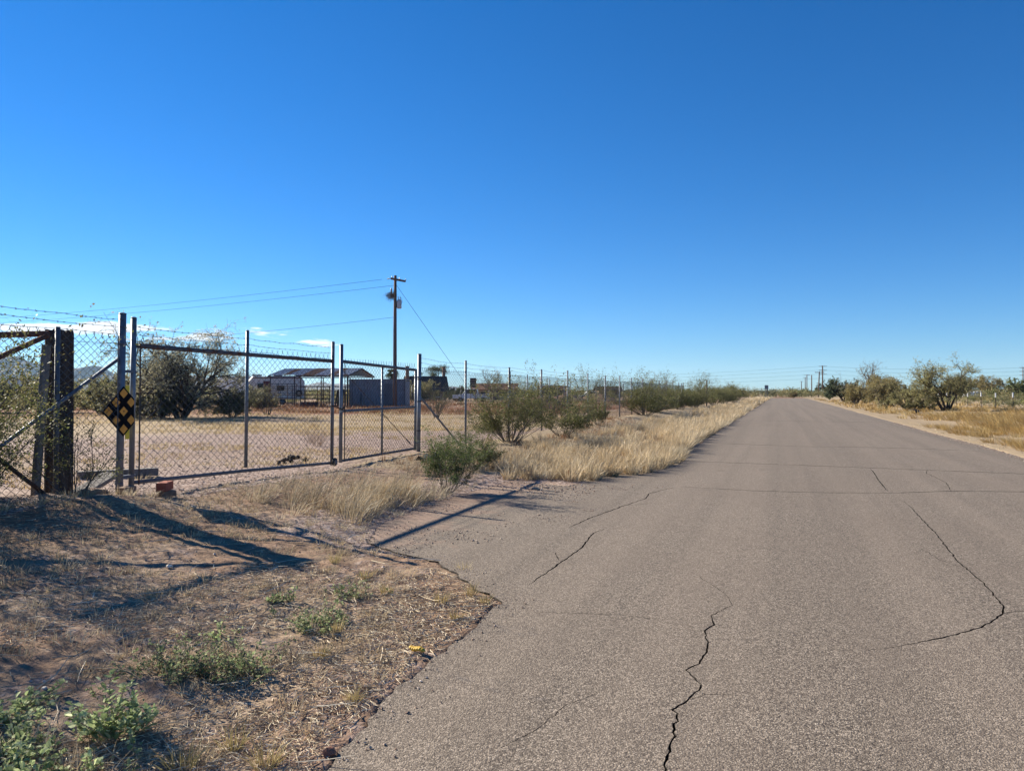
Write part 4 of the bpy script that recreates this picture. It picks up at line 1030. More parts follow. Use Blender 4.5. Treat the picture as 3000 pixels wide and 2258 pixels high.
# ------------------------------------------------------------------ vegetation
class Plant:
    def __init__(s, seed): s.r = np.random.default_rng(seed); s.a = []; s.b = []; s.ra = []; s.rb = []; s.lc = []; s.ld = []
    def grow(s, p, d, L, r, lev, Q):
        g = s.r; n = Q['seg'][lev]; pts = [p]; ds = []
        for i in range(n):
            d = d+g.normal(0, Q['jit'][lev], 3); d[2] += Q['up'][lev]; d = d/np.linalg.norm(d)
            p = p+d*(L/n); pts.append(p); ds.append(d)
        for i in range(n):
            s.a.append(pts[i]); s.b.append(pts[i+1]); s.ra.append(r*(1-.6*i/n)); s.rb.append(r*(1-.6*(i+1)/n))
        last = lev == len(Q['seg'])-1
        if not last:
            for c in range(Q['kids'][lev]):
                tt = g.uniform(Q['from'][lev], 1.0); k = min(n-1, int(tt*n)); q = pts[k]+(pts[k+1]-pts[k])*(tt*n-k)
                a = g.uniform(*Q['ang'][lev]); u = np.cross(ds[k], g.normal(size=3)); u /= np.linalg.norm(u)
                dd = ds[k]*math.cos(a)+u*math.sin(a)
                s.grow(q, dd, L*Q['ratio'][lev]*g.uniform(.65, 1.25), r*(1-.6*tt)*Q['rr'], lev+1, Q)
        nl = Q['leaf'][lev]
        for _ in range(nl):
            tt = g.uniform(.15, 1.02); k = min(n-1, int(tt*n))
            s.lc.append(pts[k]+(pts[k+1]-pts[k])*(tt*n-k)+g.normal(0, Q['scat'], 3)); s.ld.append(ds[k]+g.normal(0, Q['lj'], 3)+np.array([0, 0, Q['droop']]))
    def meshes(s, LL, LW, colors, nseg=4):
        V, F = prisms(s.a, s.b, np.array(s.ra), np.array(s.rb), nseg)
        ms = mesh_np('stem', V, F, None, True)
        if not s.lc: return ms, None
        c = np.array(s.lc); d = norm(np.array(s.ld)); N = len(c)
        sd = norm(np.cross(d, s.r.normal(size=(N, 3))))
        V, F = leaves_np(c, d, sd, LL*s.r.uniform(.6, 1.3, N), LW*s.r.uniform(.7, 1.3, N))
        col = np.array(colors); w = s.r.integers(0, len(col), N)
        clump = .75+.5*vnoise(c[:, 0]*2.1+c[:, 2], c[:, 1]*2.1, 3)
        cc = col[w]*(clump*s.r.uniform(.7, 1.3, N))[:, None]
        return ms, mesh_np('leaf', V, F, np.repeat(cc, 4, 0))
CREO = [(.13,.14,.05), (.10,.115,.04), (.17,.17,.07), (.20,.18,.085)]
CREO_G = [(.085,.125,.04), (.07,.105,.035), (.115,.145,.05), (.14,.155,.065)]
MESQ = [(.25,.225,.105), (.21,.205,.095), (.30,.25,.12), (.18,.185,.085)]
MESQ_D = [(.13,.135,.075), (.16,.155,.085), (.105,.115,.065), (.20,.18,.10)]
GOLD = [(.27,.225,.10), (.23,.205,.09), (.31,.24,.11), (.19,.175,.08)]
def creosote(seed, H, W, ns, LL, LW, leaf=(0,3,9), colors=CREO, kids=(5,5), stem_r=.014, fr=.2):
    p = Plant(seed)
    Q = dict(seg=(6,4,3), jit=(.10,.14,.2), up=(.05,.06,.05), kids=(*kids,0), ang=((.3,.8),(.3,.9),(0,0)), ratio=(.42,.5,0), rr=.55, leaf=leaf, scat=.022*H, lj=.7, droop=.25, **{'from': (fr,.2,0)})
    for i in range(ns):
        a = p.r.uniform(0, 6.283); tl = p.r.uniform(.15, 1.0)*W
        d = np.array([math.cos(a)*tl, math.sin(a)*tl, 1.0]); d /= np.linalg.norm(d)
        rb = H*p.r.uniform(.02, .13); p.grow(np.array([math.cos(a)*rb, math.sin(a)*rb, -.05]), d, H*p.r.uniform(.42, 1.0)**.7*1.05*(1+.2*math.cos(a-seed)), stem_r*p.r.uniform(.45, 1.0), 0, Q)
    return p.meshes(LL, LW, colors)
def mesquite(seed, H, spread, nt, LL, LW, kids=(5,6,6), leaf=(0,0,3,12), colors=MESQ, r=.13, up=(.02,.0,-.03,-.10), ratio=(.62,.55,.5), low=.35):
    p = Plant(seed)
    Q = dict(seg=(6,5,4,3), jit=(.13,.17,.2,.25), up=up, kids=(*kids,0), ang=((.45,1.0),(.4,1.1),(.4,1.1),(0,0)), ratio=(*ratio,0), rr=.62, leaf=leaf, scat=.05, lj=.6, droop=-.3, **{'from': (low,.25,.2,0)})
    for i in range(nt):
        a = 6.283*(i+p.r.uniform(-.3, .3))/nt; tl = p.r.uniform(.35, 1.0)*spread
        d = np.array([math.cos(a)*tl, math.sin(a)*tl, 1.0]); d /= np.linalg.norm(d)
        p.grow(np.array([math.cos(a)*.1, math.sin(a)*.1, -.1]), d, H*.62*p.r.uniform(.85, 1.1), r*p.r.uniform(.7, 1.1), 0, Q)
    return p.meshes(LL, LW, colors)
def plant(name, label, cat, loc, rz, ms, bark='bark_grey', scale=1, parts=('stem', 'foliage'), group=None, mat='leaf'):
    t = thing(name, label, cat, loc, rz, group); t.scale = scale if isinstance(scale, tuple) else (scale,)*3
    link(parts[0], ms[0], M[bark], t)
    if ms[1]: link(parts[1], ms[1], M[mat], t)
    return t
def on(x, y, dz=0): return (x, y, G(x, y)+dz)

# near creosotes
big = creosote(11, .92, 1.2, 24, .028, .012, (0,3,13), CREO_G, (7,6), .009, .42)
plant('creosote_bush', 'dark green creosote bush in front of the right gate post at the drive-in', 'bush', on(-4.62, 9.85), .4, big, scale=.84, group='creosote bushes along the fence')
b2 = creosote(12, 1.75, 1.35, 34, .048, .022, (0,4,12), CREO, (7,6), .013)
b7 = creosote(18, 1.45, 1.6, 32, .050, .023, (0,4,12), CREO, (6,6), .014)
b3 = creosote(13, 1.2, 1.4, 28, .046, .021, (0,4,11), CREO, (6,6), .012)
b4 = creosote(14, 1.7, 1.5, 28, .06, .027, (0,4,12), CREO, (6,6), .018)
b6 = creosote(17, 2.2, .85, 14, .06, .026, (0,1,7), CREO, (5,6), .02)
GB = 'creosote bushes along the fence'
plant('creosote_bush', 'large spreading creosote bush before the first posts of the roadside fence', 'bush', on(-6.95, 18.9), 0, b2, scale=(1.0,1.0,.86), group=GB)
plant('creosote_bush', 'smaller creosote bush right of the large spreading one', 'bush', on(-6.35, 22.0), 1.2, b3, scale=(1.05,1.05,.88), group=GB)
plant('creosote_bush', 'low creosote sprig between the drive-in bush and the fence', 'bush', on(-5.3, 12.6), 2.0, b3, scale=.5, group=GB)
plant('creosote_bush', 'small young creosote beside the sixth fence post', 'bush', on(-6.6, 27.6), 2.1, b3, scale=(.45,.45,.75), group=GB)
plant('creosote_bush', 'tall thin creosote with bare lower stems halfway along the fence', 'bush', on(-8.6, 36.0), .5, b6, scale=.98, group=GB)
plant('creosote_bush', 'arching creosote with pale stems beyond the tall thin one', 'bush', on(-6.9, 39.5), 2.4, b4, scale=(1.25,1.25,.8), group=GB)
for i, (x, y, s, k, rz) in enumerate(((-7.2,45,.8,1,.3),(-8.6,49,.95,2,1.3),(-6.8,53.5,.72,0,2.2),(-9.5,57,1.0,2,3),(-6.6,61,.8,1,4),(-7.4,67,.9,0,5),(-6.2,74,.85,1,.7),(-8.5,80,1.05,2,1.9),(-6.2,88,.95,0,2.7),(-5.6,98,1.0,1,.2),(-7.5,108,1.15,0,1))):
    plant('creosote_bush', ['first','second','third','fourth','fifth','sixth','seventh','eighth','ninth','tenth','farthest'][i]+' bush of the dense creosote row by the far half of the fence', 'bush', on(x, y), rz, (b7 if i % 2 else b2, b4, b6)[k], scale=(s*1.2, s*1.5, s*(1.0+.3*((i*7) % 5)/5)), group=GB)
# left creosotes, in front of and behind the fence corner, reaching out of the picture
b5 = creosote(15, 1.7, .9, 26, .038, .019, (0,4,12), CREO, (6,6), .011)
plant('creosote_bush', 'sparse creosote growing through the fence corner at the left picture edge', 'bush', on(-7.78, 5.15), 0, b5, scale=(.80,.80,.66), group='creosotes at the fence corner')
plant('creosote_bush', 'low creosote shoots in front of the dark timber post', 'bush', on(-7.35, 6.0), 2.0, creosote(16, .95, .75, 9, .026, .012, (0,3,8), CREO, (4,4), .009), group='creosotes at the fence corner')
plant('creosote_bush', 'dense creosote behind the fence at the far left edge', 'bush', on(-9.4, 5.3), 1.1, b2, scale=.8, group='creosotes at the fence corner')
plant('creosote_bush', 'creosote outside the left picture edge that shades the verge', 'bush', on(-7.6, 2.5), 2.6, b5, scale=1.05, group='creosotes at the fence corner')
plant('creosote_bush', 'tall creosote outside the left picture edge whose shadow streaks the soil', 'bush', on(-8.4, 1.8), .6, b2, scale=1.2, group='creosotes at the fence corner')
for x_, y_, s_, lb_ in ((-6.8, 2.1, .8, 'nearest'), (-7.5, 3.0, .85, 'lowest'), (-7.0, 4.05, .85, 'farthest')):
    plant('creosote_bush', lb_+' of three creosotes outside the left picture edge that shade the near soil', 'bush', on(x_, y_), x_*3, b5, scale=s_, group='creosotes at the fence corner')
plant('mesquite_tree', 'mesquite standing outside the left picture edge that dapples the near soil', 'tree', on(-9.6, 2.2), .6, mesquite(41, 3.3, 1.0, 5, .07, .03, (5,6,6), (0,0,2,9), MESQ, .09, (.03,.0,-.03,-.08), low=.3), 'bark', 1, ('trunk', 'crown'))
# yard trees
mq = mesquite(21, 5.1, .95, 8, .11, .03, (7,8,9), (0,0,1,8), [(.31,.30,.19), (.37,.35,.22), (.27,.265,.165), (.43,.38,.25)], .15, (.03,.0,-.05,-.16), low=.12)
plant('mesquite_tree', 'large spreading mesquite tree inside the yard behind the wide gate', 'tree', on(-28.3, 29.0), .3, mq, 'bark', (1.02,1.02,1.0), ('trunk', 'crown'))
sh = creosote(24, 1.7, 1.5, 40, .11, .045, (0,4,10), MESQ_D, (7,6), .02)
sh2 = creosote(25, 1.5, 1.5, 36, .11, .05, (0,4,9), MESQ, (6,6), .02)
plant('desert_shrub', 'dense low shrub left of the mesquite, at the hinge post', 'bush', on(-31.2, 28.6), 0, sh, 'bark', 1.15, group='shrubs in the yard')
plant('desert_shrub', 'shrub skirting the mesquite trunk on its right', 'bush', on(-26.8, 31.0), 1, sh, 'bark', .75, group='shrubs in the yard')
plant('desert_shrub', 'shrub skirting the mesquite trunk on its left front', 'bush', on(-28.8, 28.2), 2, sh, 'bark', .9, group='shrubs in the yard')
plant('desert_shrub', 'olive shrub behind the hazard sign', 'bush', on(-36, 31.5), 2, sh2, 'bark', 1.3, group='shrubs in the yard')
plant('desert_shrub', 'olive shrub between timber post and hinge post', 'bush', on(-42, 33), 3, sh2, 'bark', 1.3, group='shrubs in the yard')
plant('desert_shrub', 'dark shrub behind the fence corner creosotes', 'bush', on(-47, 32), 4, sh, 'bark', 1.4, group='shrubs in the yard')
plant('desert_shrub', 'shrub in front of the cream trailer', 'bush', on(-36.5, 45), 5, sh, 'bark', .9, group='shrubs in the yard')
plant('desert_shrub', 'yellow-green shrub at the foot of the cream trailer', 'bush', on(-41.0, 52.0), 1, sh2, 'bark', .45, group='shrubs in the yard')
bare = creosote(26, 1.35, .85, 9, .05, .02, (0,0,1), GOLD, (6,6), .035)
plant('bare_shrub', 'small leafless shrub with dark forked stems behind the wide gate', 'bush', on(-26.8, 33.8), 0, bare, 'bark')
plant('bare_shrub', 'small upright shrub with few leaves behind the right gate brace', 'bush', on(-16.3, 33.5), 1, creosote(27, 1.5, .5, 10, .05, .02, (0,1,3), CREO, (6,5), .025), 'bark_grey')
twg = creosote(28, .62, .9, 34, .03, .01, (0,0,0), GOLD, (4,3), .004)
plant('twig_bush', 'dry twiggy brown bush just inside the latch of the wide gate', 'bush', on(-10.6, 15.2), 0, (twg[0], None), 'wood_brown' if 'wood_brown' in M else 'tan_board')
plant('twig_bush', 'second dry twiggy bush beside the one inside the gate latch', 'bush', on(-11.4, 16.1), 2, (twg[0], None), 'tan_board', .85)
bt = mesquite(29, 4.3, .8, 4, .08, .05, (6,6,6), (0,0,0,2), GOLD, .12, (.05,.03,.0,.0))
plant('leafless_tree', 'nearly leafless pale tree behind the large creosote', 'tree', on(-28.8, 72.5), 0, bt, 'bark_grey', .95, ('trunk', 'crown'))
# palm and pines by the house
def palm(loc):
    t = thing('palm_tree', 'small palm tree behind the corner of the shed', 'tree', loc)
    MB().tube([(0, 0, -.2), (.05, 0, 2), (.1, 0, 4.3)], [.2, .16, .17], 10).build('trunk', M['wood_pole'], t, True)
    rg = np.random.default_rng(5); A = []; Dv = []; Lr = []; Wd = []; Bd = []
    for i in range(46):
        a = rg.uniform(0, 6.28); e = rg.uniform(-1.1, 1.1); dd = np.array([math.cos(a)*math.cos(e), math.sin(a)*math.cos(e), math.sin(e)])
        for k in range(9):
            A.append([.1, 0, 4.3]+dd*.25); Dv.append(norm(dd+rg.normal(0, .16, 3))); Lr.append(rg.uniform(.8, 1.25)); Wd.append(.07); Bd.append([0, 0, -.35])
    V, F = blades_np(rg, np.array(A), np.array(Dv), np.array(Lr), np.array(Wd), np.array(Bd))
    link('crown', mesh_np('crown', V, F, np.repeat(np.array([[.06,.075,.03]])*rg.uniform(.5, 1.4, (len(A), 1)), 5, 0)), M['leaf'], t)
palm(on(-59.6, 106))
def pine(label, loc, H, seed, colors):
    p = Plant(seed); g = p.r; p.a.append(np.array([0, 0, -.2])); p.b.append(np.array([.1, 0, H*.95])); p.ra.append(.16); p.rb.append(.05)
    for i in range(11):
        z = H*g.uniform(.35, 1); a = g.uniform(0, 6.28); L = H*g.uniform(.12, .32); e = np.array([math.cos(a)*L, math.sin(a)*L, z+L*.35])
        p.a.append(np.array([.05, 0, z])); p.b.append(e); p.ra.append(.05); p.rb.append(.02)
        for _ in range(420):
            p.lc.append(e+g.normal(0, 1, 3)*[H*.075, H*.075, H*.045]); p.ld.append(g.normal(size=3)+[0, 0, .5])
    plant('pine_tree', label, 'tree', loc, 0, p.meshes(.26, .05, colors), 'bark', 1, ('trunk', 'crown'))
DK = [(.075,.095,.052), (.10,.115,.062), (.06,.078,.043)]
pine('tall dark pine with clumped crown behind the steep-roofed house', on(-54.6, 112.8), 5.3, 5, DK)
pine('shorter dark pine left of the tall one behind the house', on(-57.2, 109.4), 4.1, 8, DK)
md = mesquite(31, 3.6, 1.0, 5, .22, .08, (6,6,6), (0,1,4,9), DK, .14, (.06,.02,-.02,-.06), low=.2)
mg = mesquite(32, 3.6, 1.0, 6, .15, .045, (6,7,7), (0,0,2,9), GOLD, .12, (.06,.02,-.02,-.06), low=.15)
plant('dark_tree', 'round dark tree right of the steep-roofed house', 'tree', on(-45.8, 100.4), 0, md, 'bark', .72, ('trunk', 'crown'))
plant('dark_tree', 'dark bush tree behind the white pickup', 'tree', on(-41.5, 92), 1, md, 'bark', .62, ('trunk', 'crown'))
plant('desert_shrub', 'wide olive shrub in front of the steep-roofed house', 'bush', on(-44.5, 86), 1, sh2, 'bark', 1.5, group='shrubs in the yard')
plant('desert_shrub', 'olive shrub between house and shed corner', 'bush', on(-47.5, 88), 2, sh2, 'bark', 1.5, group='shrubs in the yard')
plant('dark_tree', 'bare-topped dark tree left of the far brown house', 'tree', on(-36.5, 120), 2, md, 'bark', .8, ('trunk', 'crown'))
# right-hand side
mr = mesquite(44, 4.5, .75, 5, .11, .034, (6,7,7), (0,0,2,9), [(.30,.28,.12), (.26,.255,.11), (.36,.32,.15)], .12, (.04,.04,.03,-.04), low=.4)
plant('mesquite_tree', 'umbrella-shaped mesquite tree on the right verge with dark forked trunks', 'tree', on(12.0, 65.7), 1.0, mr, 'bark', (1.2,1.2,.97), ('trunk', 'crown'))
mr2 = mesquite(34, 2.7, 1.6, 5, .12, .036, (6,6,7), (0,0,2,9), MESQ, .10, (.0,-.02,-.05,-.08), low=.15)
plant('mesquite_tree', 'low mesquite crown drooping to the ground left of the umbrella-shaped one', 'tree', on(9.7, 66.8), 0, mr2, 'bark', .95, ('trunk', 'crown'))
plant('gold_bush', 'golden-brown bush left of the two mesquites on the right verge', 'bush', on(9.8, 84), 0, mg, 'bark_grey', (1.0,1.0,.92), group='brown bushes on the right verge')
plant('gold_bush', 'taller brown bush behind the golden one', 'bush', on(11.2, 93), 2, mg, 'bark_grey', (1.0,1.0,1.05), group='brown bushes on the right verge')
plant('gold_bush', 'brown bush nearest the road end on the right', 'bush', on(8.4, 98), 3, mg, 'bark_grey', (.8,.8,.75), group='brown bushes on the right verge')
plant('dark_tree', 'dark green tree at the right of the road end', 'tree', on(8.6, 118), 3, md, 'bark', 1.15, ('trunk', 'crown'))
plant('leafless_tree', 'bare grey treetop rising behind the golden-brown bushes', 'tree', on(10.6, 107), 2, bt, 'bark_grey', 1.35, ('trunk', 'crown'))
plant('dark_tree', 'small dark tree behind the tallest power pole', 'tree', (17.5, 290, 0), 1, md, 'bark', 1.9, ('trunk', 'crown'))
plant('gold_bush', 'rounded golden bush in front of the slate freight trailer', 'bush', on(34.4, 151), 1, mg, 'bark_grey', 1.35, group='brown bushes on the right verge')
plant('gold_bush', 'rounded golden bush left of the tarped boat', 'bush', on(31.5, 161), 4, mg, 'bark_grey', 1.35, group='brown bushes on the right verge')
plant('dark_tree', 'green round tree at the right picture edge on the horizon', 'tree', (48.6, 188, 0), 2, mesquite(36, 3.6, 1.0, 5, .3, .12, (6,6,5), (0,1,4,8), [(.14,.17,.07),(.18,.19,.08)], .14, (.06,.02,-.02,-.06), low=.2), 'bark', 1.35, ('trunk', 'crown'))
plant('gold_bush', 'rusty orange bush straight ahead beyond the road end', 'bush', (2.6, 184, 0), 0, creosote(37, 1.6, 1.1, 20, .2, .1, (0,3,8), [(.22,.165,.08),(.19,.155,.075)], (5,5), .02), 'bark', .7, group='brown bushes on the right verge')

# far scrub beyond what can be counted
def scrub(name, label, pts, protos, seed):
    rg = np.random.default_rng(seed); parts = []; cols = []
    for x, y, s in pts:
        V, F, c = protos[rg.integers(len(protos))]; a = rg.uniform(0, 6.28); ca, sa = math.cos(a), math.sin(a)
        W = V*s*[1.0, 1.0, rg.uniform(.8, 1.2)]; W = np.stack([W[:, 0]*ca-W[:, 1]*sa+x, W[:, 0]*sa+W[:, 1]*ca+y, W[:, 2]+.05], 1)
        parts.append((W, F)); cols.append(c*rg.uniform(.7, 1.25))
    V, F = merge(parts)
    return tag(link(name, mesh_np(name, V, F, np.concatenate(cols)), M['leaf']), label, 'scrub', kind='stuff')
def blob(seed, n, colors):
    rg = np.random.default_rng(seed); k = rg.uniform(-.6, .6, (7, 3))*[1.3, 1.3, .0]+[0, 0, .55]; k[:, 2] += rg.uniform(-.25, .35, 7)
    c = k[rg.integers(0, 7, n)]+rg.normal(0, .27, (n, 3)); c[:, 2] = np.abs(c[:, 2])
    d = norm(rg.normal(size=(n, 3))+[0, 0, .4]); V, F = leaves_np(c, d, norm(np.cross(d, rg.normal(size=(n, 3)))), rg.uniform(.15, .34, n), rg.uniform(.06, .14, n))
    col = np.array(colors)[rg.integers(0, len(colors), n)]*rg.uniform(.6, 1.35, (n, 1))
    return V, F, np.repeat(col, 4, 0)
pr = [blob(1, 260, MESQ_D), blob(2, 240, MESQ), blob(3, 260, CREO), blob(4, 240, GOLD)]
rg = np.random.default_rng(77); pts = []
while len(pts) < 1150:
    a = rg.uniform(-40, 40); d = rg.uniform(95, 420)**1.0; ang = R(90+20.09+a); x, y = d*math.cos(ang), d*math.sin(ang)
    if -9 < x < 12 and y < 186: continue
    if -62 < x < -18 and y < 125: continue
    if x > 0 and d < 120: continue
    pts.append((x, y, rg.uniform(.7, 1.5)*(1.0 if d < 200 else 1.35)))
for x in np.arange(-14, 34, 1.4): pts.append((x+rg.normal(0, .5), 192+rg.uniform(0, 25), rg.uniform(1.0, 1.9)))
scrub('far_scrub', 'belt of dark olive desert scrub along the horizon', pts, pr, 5)
pts = []
while len(pts) < 260:
    x, y = rg.uniform(17.5, 60), rg.uniform(60, 150)
    pts.append((x, y, rg.uniform(.35, .85)))
while len(pts) < 420:
    x, y = rg.uniform(-75, -46), rg.uniform(34, 80)
    if x > -60 and 52 < y < 72: continue
    pts.append((x, y, rg.uniform(.4, 1.0)))
scrub('low_scrub', 'low grey-olive scrub on the flats beyond both fences', pts, pr, 6)

# ---- grass (nobody could count it)
STRAW = np.array([(.58,.46,.29), (.64,.52,.345), (.50,.38,.225), (.54,.41,.24), (.70,.60,.43)])
GOLDG = np.array([(.47,.33,.13), (.52,.37,.16), (.40,.26,.09), (.55,.42,.20), (.34,.21,.075)])
GREYG = np.array([(.40,.325,.22), (.47,.39,.27), (.34,.265,.17), (.54,.46,.34)])
def tufts(seed, pts, nb, h, w, cols, lean=(0, 0), spread=.38, foot=.08):
    """pts: x, y, scale"""
    rg = np.random.default_rng(seed); P = np.asarray(pts, float); n = len(P); N = n*nb
    idx = np.repeat(np.arange(n), nb); z = gh(P[:, 0], P[:, 1]); s = P[:, 2][idx]
    a = rg.uniform(0, 6.283, N); rr = np.sqrt(rg.uniform(0, 1, N))*foot*s
    B = np.stack([P[idx, 0]+np.cos(a)*rr, P[idx, 1]+np.sin(a)*rr, z[idx]-.01], 1)
    tl = rg.uniform(.0, 1, N)*spread*1.4; D = np.stack([np.cos(a)*tl+lean[0], np.sin(a)*tl+lean[1], np.ones(N)], 1)+rg.normal(0, .10, (N, 3))
    L = h*s*rg.uniform(.45, 1.15, N)*(1-.15*tl)
    bend = np.stack([np.cos(a)*.16+lean[0]*.5, np.sin(a)*.16+lean[1]*.5, -.10-.12*rg.random(N)], 1)*rg.uniform(.1, 1.5, (N, 1))
    V, F = blades_np(rg, B, norm(D), L, w*rg.uniform(.7, 1.3, N), bend)
    tc_ = cols[rg.integers(0, len(cols), n)]*rg.uniform(.62, 1.15, (n, 1)); c = tc_[idx]*.7+cols[rg.integers(0, len(cols), N)]*.3
    c = c*rg.uniform(.75, 1.2, (N, 1))
    return V, F, np.repeat(c, 5, 0)
def grass_obj(name, label, batches, cat='grass'):
    V, F = merge([(b_[0], b_[1]) for b_ in batches]); c = np.concatenate([b_[2] for b_ in batches])
    return tag(link(name, mesh_np(name, V, F, c), M['grass']), label, cat, kind='stuff')
def field(rg, n, x0, x1, y0, y1, test=None, s=(.7, 1.2)):
    out = []
    while len(out) < n:
        x = rg.uniform(x0, x1, 4000); y = rg.uniform(y0, y1, 4000); ok = pd(x, y) > .05
        if test is not None: ok &= test(x, y)
        out += [(a, b_, rg.uniform(*s)) for a, b_ in zip(x[ok], y[ok])]
    return out[:n]
rg = np.random.default_rng(101)
gl = []
ta = lambda x, y: (x < -2.2) & (x > -6.2+.9*vnoise(x*.7, y*.35, 4)) & (y > 11.6-.22*(x+2.3)*-1) & (fbm(x/1.1, y/1.1, 3, 71) > .43+.10*(x < -4))
gl.append(tufts(1, field(rg, 420, -6.3, -2.0, 11.8, 22, ta, (.45, 1.25)), 42, .43, .0085, STRAW, (.10, -.03), .5))
gl.append(tufts(2, field(rg, 560, -6.3, -2.1, 22, 40, ta, (.45, 1.25)), 40, .46, .010, STRAW, (.10, 0), .5))
gl.append(tufts(3, field(rg, 520, -6.2, -2.1, 40, 80, ta, (.5, 1.2)), 24, .46, .018, STRAW, (.08, 0)))
gl.append(tufts(4, field(rg, 420, -5.2, -2.1, 80, 176, ta), 12, .55, .045, STRAW, (.06, 0)))
gl.append(tufts(32, field(rg, 90, -6.2, -2.1, 12, 34, ta, (.7, 1.2)), 9, .72, .004, GREYG, (.12, 0), .35, .05))
gl.append(tufts(33, field(rg, 260, -6.6, -2.3, 11.8, 30, None, (.5, 1.1)), 30, .20, .006, np.array([(.34,.20,.10), (.42,.28,.15), (.27,.15,.075)]), (.05, 0), .9, .14))
gl.append(tufts(34, field(rg, 170, -3.2, -2.0, 12.2, 22, lambda x, y: (pd(x, y) < .8), (.5, 1.1)), 44, .38, .0085, STRAW, (.16, -.05), .55))
gl.append(tufts(35, field(rg, 200, -3.0, -2.1, 22, 48, lambda x, y: (pd(x, y) < .7), (.5, 1.1)), 34, .40, .012, STRAW, (.12, 0), .5))
gl.append(tufts(36, field(rg, 80, -6.6, -2.4, 12, 32, None, (.5, 1.2)), 16, .34, .006, np.array([(.20,.145,.095), (.26,.19,.13), (.16,.11,.07)]), (.1, 0), .8, .12))
tr = lambda x, y: (fbm(x/1.2+9, y/1.2, 3, 72) > .40)
gl.append(tufts(31, field(rg, 260, -7.5, -3.2, 12.5, 34, tr), 26, .22, .006, np.array([(.30,.16,.08), (.36,.22,.11), (.24,.12,.06)]), (.05, 0)))
grass_obj('tall_grass', 'tall pale dry grass along the left road edge', gl)
gl = []
te = lambda x, y: (fbm(x/1.0+3, y/1.0, 3, 73) > .44)
gl.append(tufts(5, field(rg, 85, -6.5, -4.4, 7.4, 9.6, te, (.5, 1.2)), 22, .40, .0055, GREYG, (.34, .02), .42, .09))
gl.append(tufts(6, field(rg, 60, -5.4, -4.25, 7.0, 9.2, te, (.5, 1.2)), 22, .36, .0055, STRAW, (.34, -.05), .45, .09))
gl.append(tufts(7, field(rg, 26, -6.8, -4.6, 10.6, 13.6, te, (.5, .9)), 30, .30, .004, GREYG, (.2, 0)))
gl.append(tufts(43, field(rg, 260, -7.5, -4.4, 6.8, 14, None, (.4, 1.2)), 14, .16, .0045, GREYG, (.2, 0), .9, .10))
gl.append(tufts(44, field(rg, 70, -7.2, -4.5, 7.2, 13, None, (.4, 1.1)), 12, .34, .0045, GREYG*.8, (.3, 0), .6, .08))
grass_obj('stalky_grass', 'grey-tan stalky dry grass on the slope in front of the gates', gl)
gl = []
td = lambda x, y: (fbm(x/.8+5, y/.8, 3, 74) > .44) & (x < -1.8-.0*y)
gl.append(tufts(8, field(rg, 900, -7.4, -1.75, 1.6, 8.5, td, (.3, 1.1)), 20, .11, .0034, STRAW, (.12, 0), .6, .06))
gl.append(tufts(9, field(rg, 900, -7.4, -1.8, 2.2, 9.5, td, (.3, .9)), 16, .085, .0034, GREYG*.75, (.1, 0), .8, .07))
gl.append(tufts(10, [(-2.55,5.75,1.2),(-2.15,5.0,1.1),(-2.28,4.75,1.0),(-1.98,4.85,.8),(-2.75,4.8,.9),(-3.1,5.1,.9),(-3.55,5.35,.9),(-1.95,3.1,.8),(-2.2,2.55,1.0),(-1.95,2.45,1.2),(-2.25,2.32,1.2),(-2.02,4.45,.7),(-2.45,3.55,.9),(-2.6,3.95,.9)], 60, .14, .0032, np.array([(.52,.40,.18), (.46,.36,.16), (.40,.33,.14)]), (.06, 0), .55, .035))
gl.append(tufts(42, [(-7.3+.25*vnoise(i*1.7, 3), 4.8+i*.13, .6+.5*vnoise(i*2.3, 7)) for i in range(18)], 40, .22, .0035, STRAW, (.12, 0), .6, .07))
grass_obj('short_grass', 'short dry grass tufts scattered over the near verge', gl)
gl = []
tg = lambda x, y: (fbm(x/2.4+1, y/2.4, 3, 75) > .42)
tl_ = lambda x, y: (fbm(x/1.7+1, y/1.7, 3, 76) > .47)
gl.append(tufts(11, field(rg, 420, 5.6, 12, 17, 36, tg), 60, .34, .007, GOLDG, (-.35, -.12), .5, .18))
gl.append(tufts(12, field(rg, 260, 8.0, 15, 24, 50, tl_, (.9, 1.5)), 60, .52, .010, GOLDG, (-.42, -.1), .4, .22))
gl.append(tufts(13, field(rg, 420, 6.2, 18, 45, 75, tg), 26, .40, .018, GOLDG, (-.2, -.1), .4, .25))
gl.append(tufts(14, field(rg, 300, 6.0, 20, 75, 150, tg), 16, .45, .04, GOLDG, (-.1, 0), .4, .3))
gl.append(tufts(15, field(rg, 700, 5.25, 9, 14, 40, None, (.3, .8)), 16, .12, .006, STRAW, (-.1, -.1), .8, .12))
grass_obj('golden_grass', 'golden wind-combed dry grass on the right verge', gl)
gl = []
tb = lambda x, y: (fbm(x/5, y/1.6, 3, 77) > np.interp(np.hypot(x, y), [9,14,16,19,21,25,28,60], [.66,.58,.47,.55,.6,.48,.40,.42]))
gl.append(tufts(16, field(rg, 900, -20, -7.9, 6.5, 24, tb, (.5, 1.2)), 18, .16, .008, STRAW*[1.0,.96,.8], (.05, 0), .8, .12))
gl.append(tufts(17, field(rg, 1700, -45, -8.2, 20, 46, tb, (.6, 1.4)), 14, .18, .016, STRAW*[1.02, .97, .8], (.05, 0), .8, .25))
RED = np.array([(.23,.10,.045), (.28,.13,.06), (.19,.085,.04), (.33,.20,.10)])
tw = lambda x, y: fbm(x/5+4, y/2.4, 3, 78) > .47
gl.append(tufts(18, field(rg, 700, -48, -12, 38, 56, tw, (.6, 1.4)), 20, .30, .022, RED, (0, 0), .7, .4))
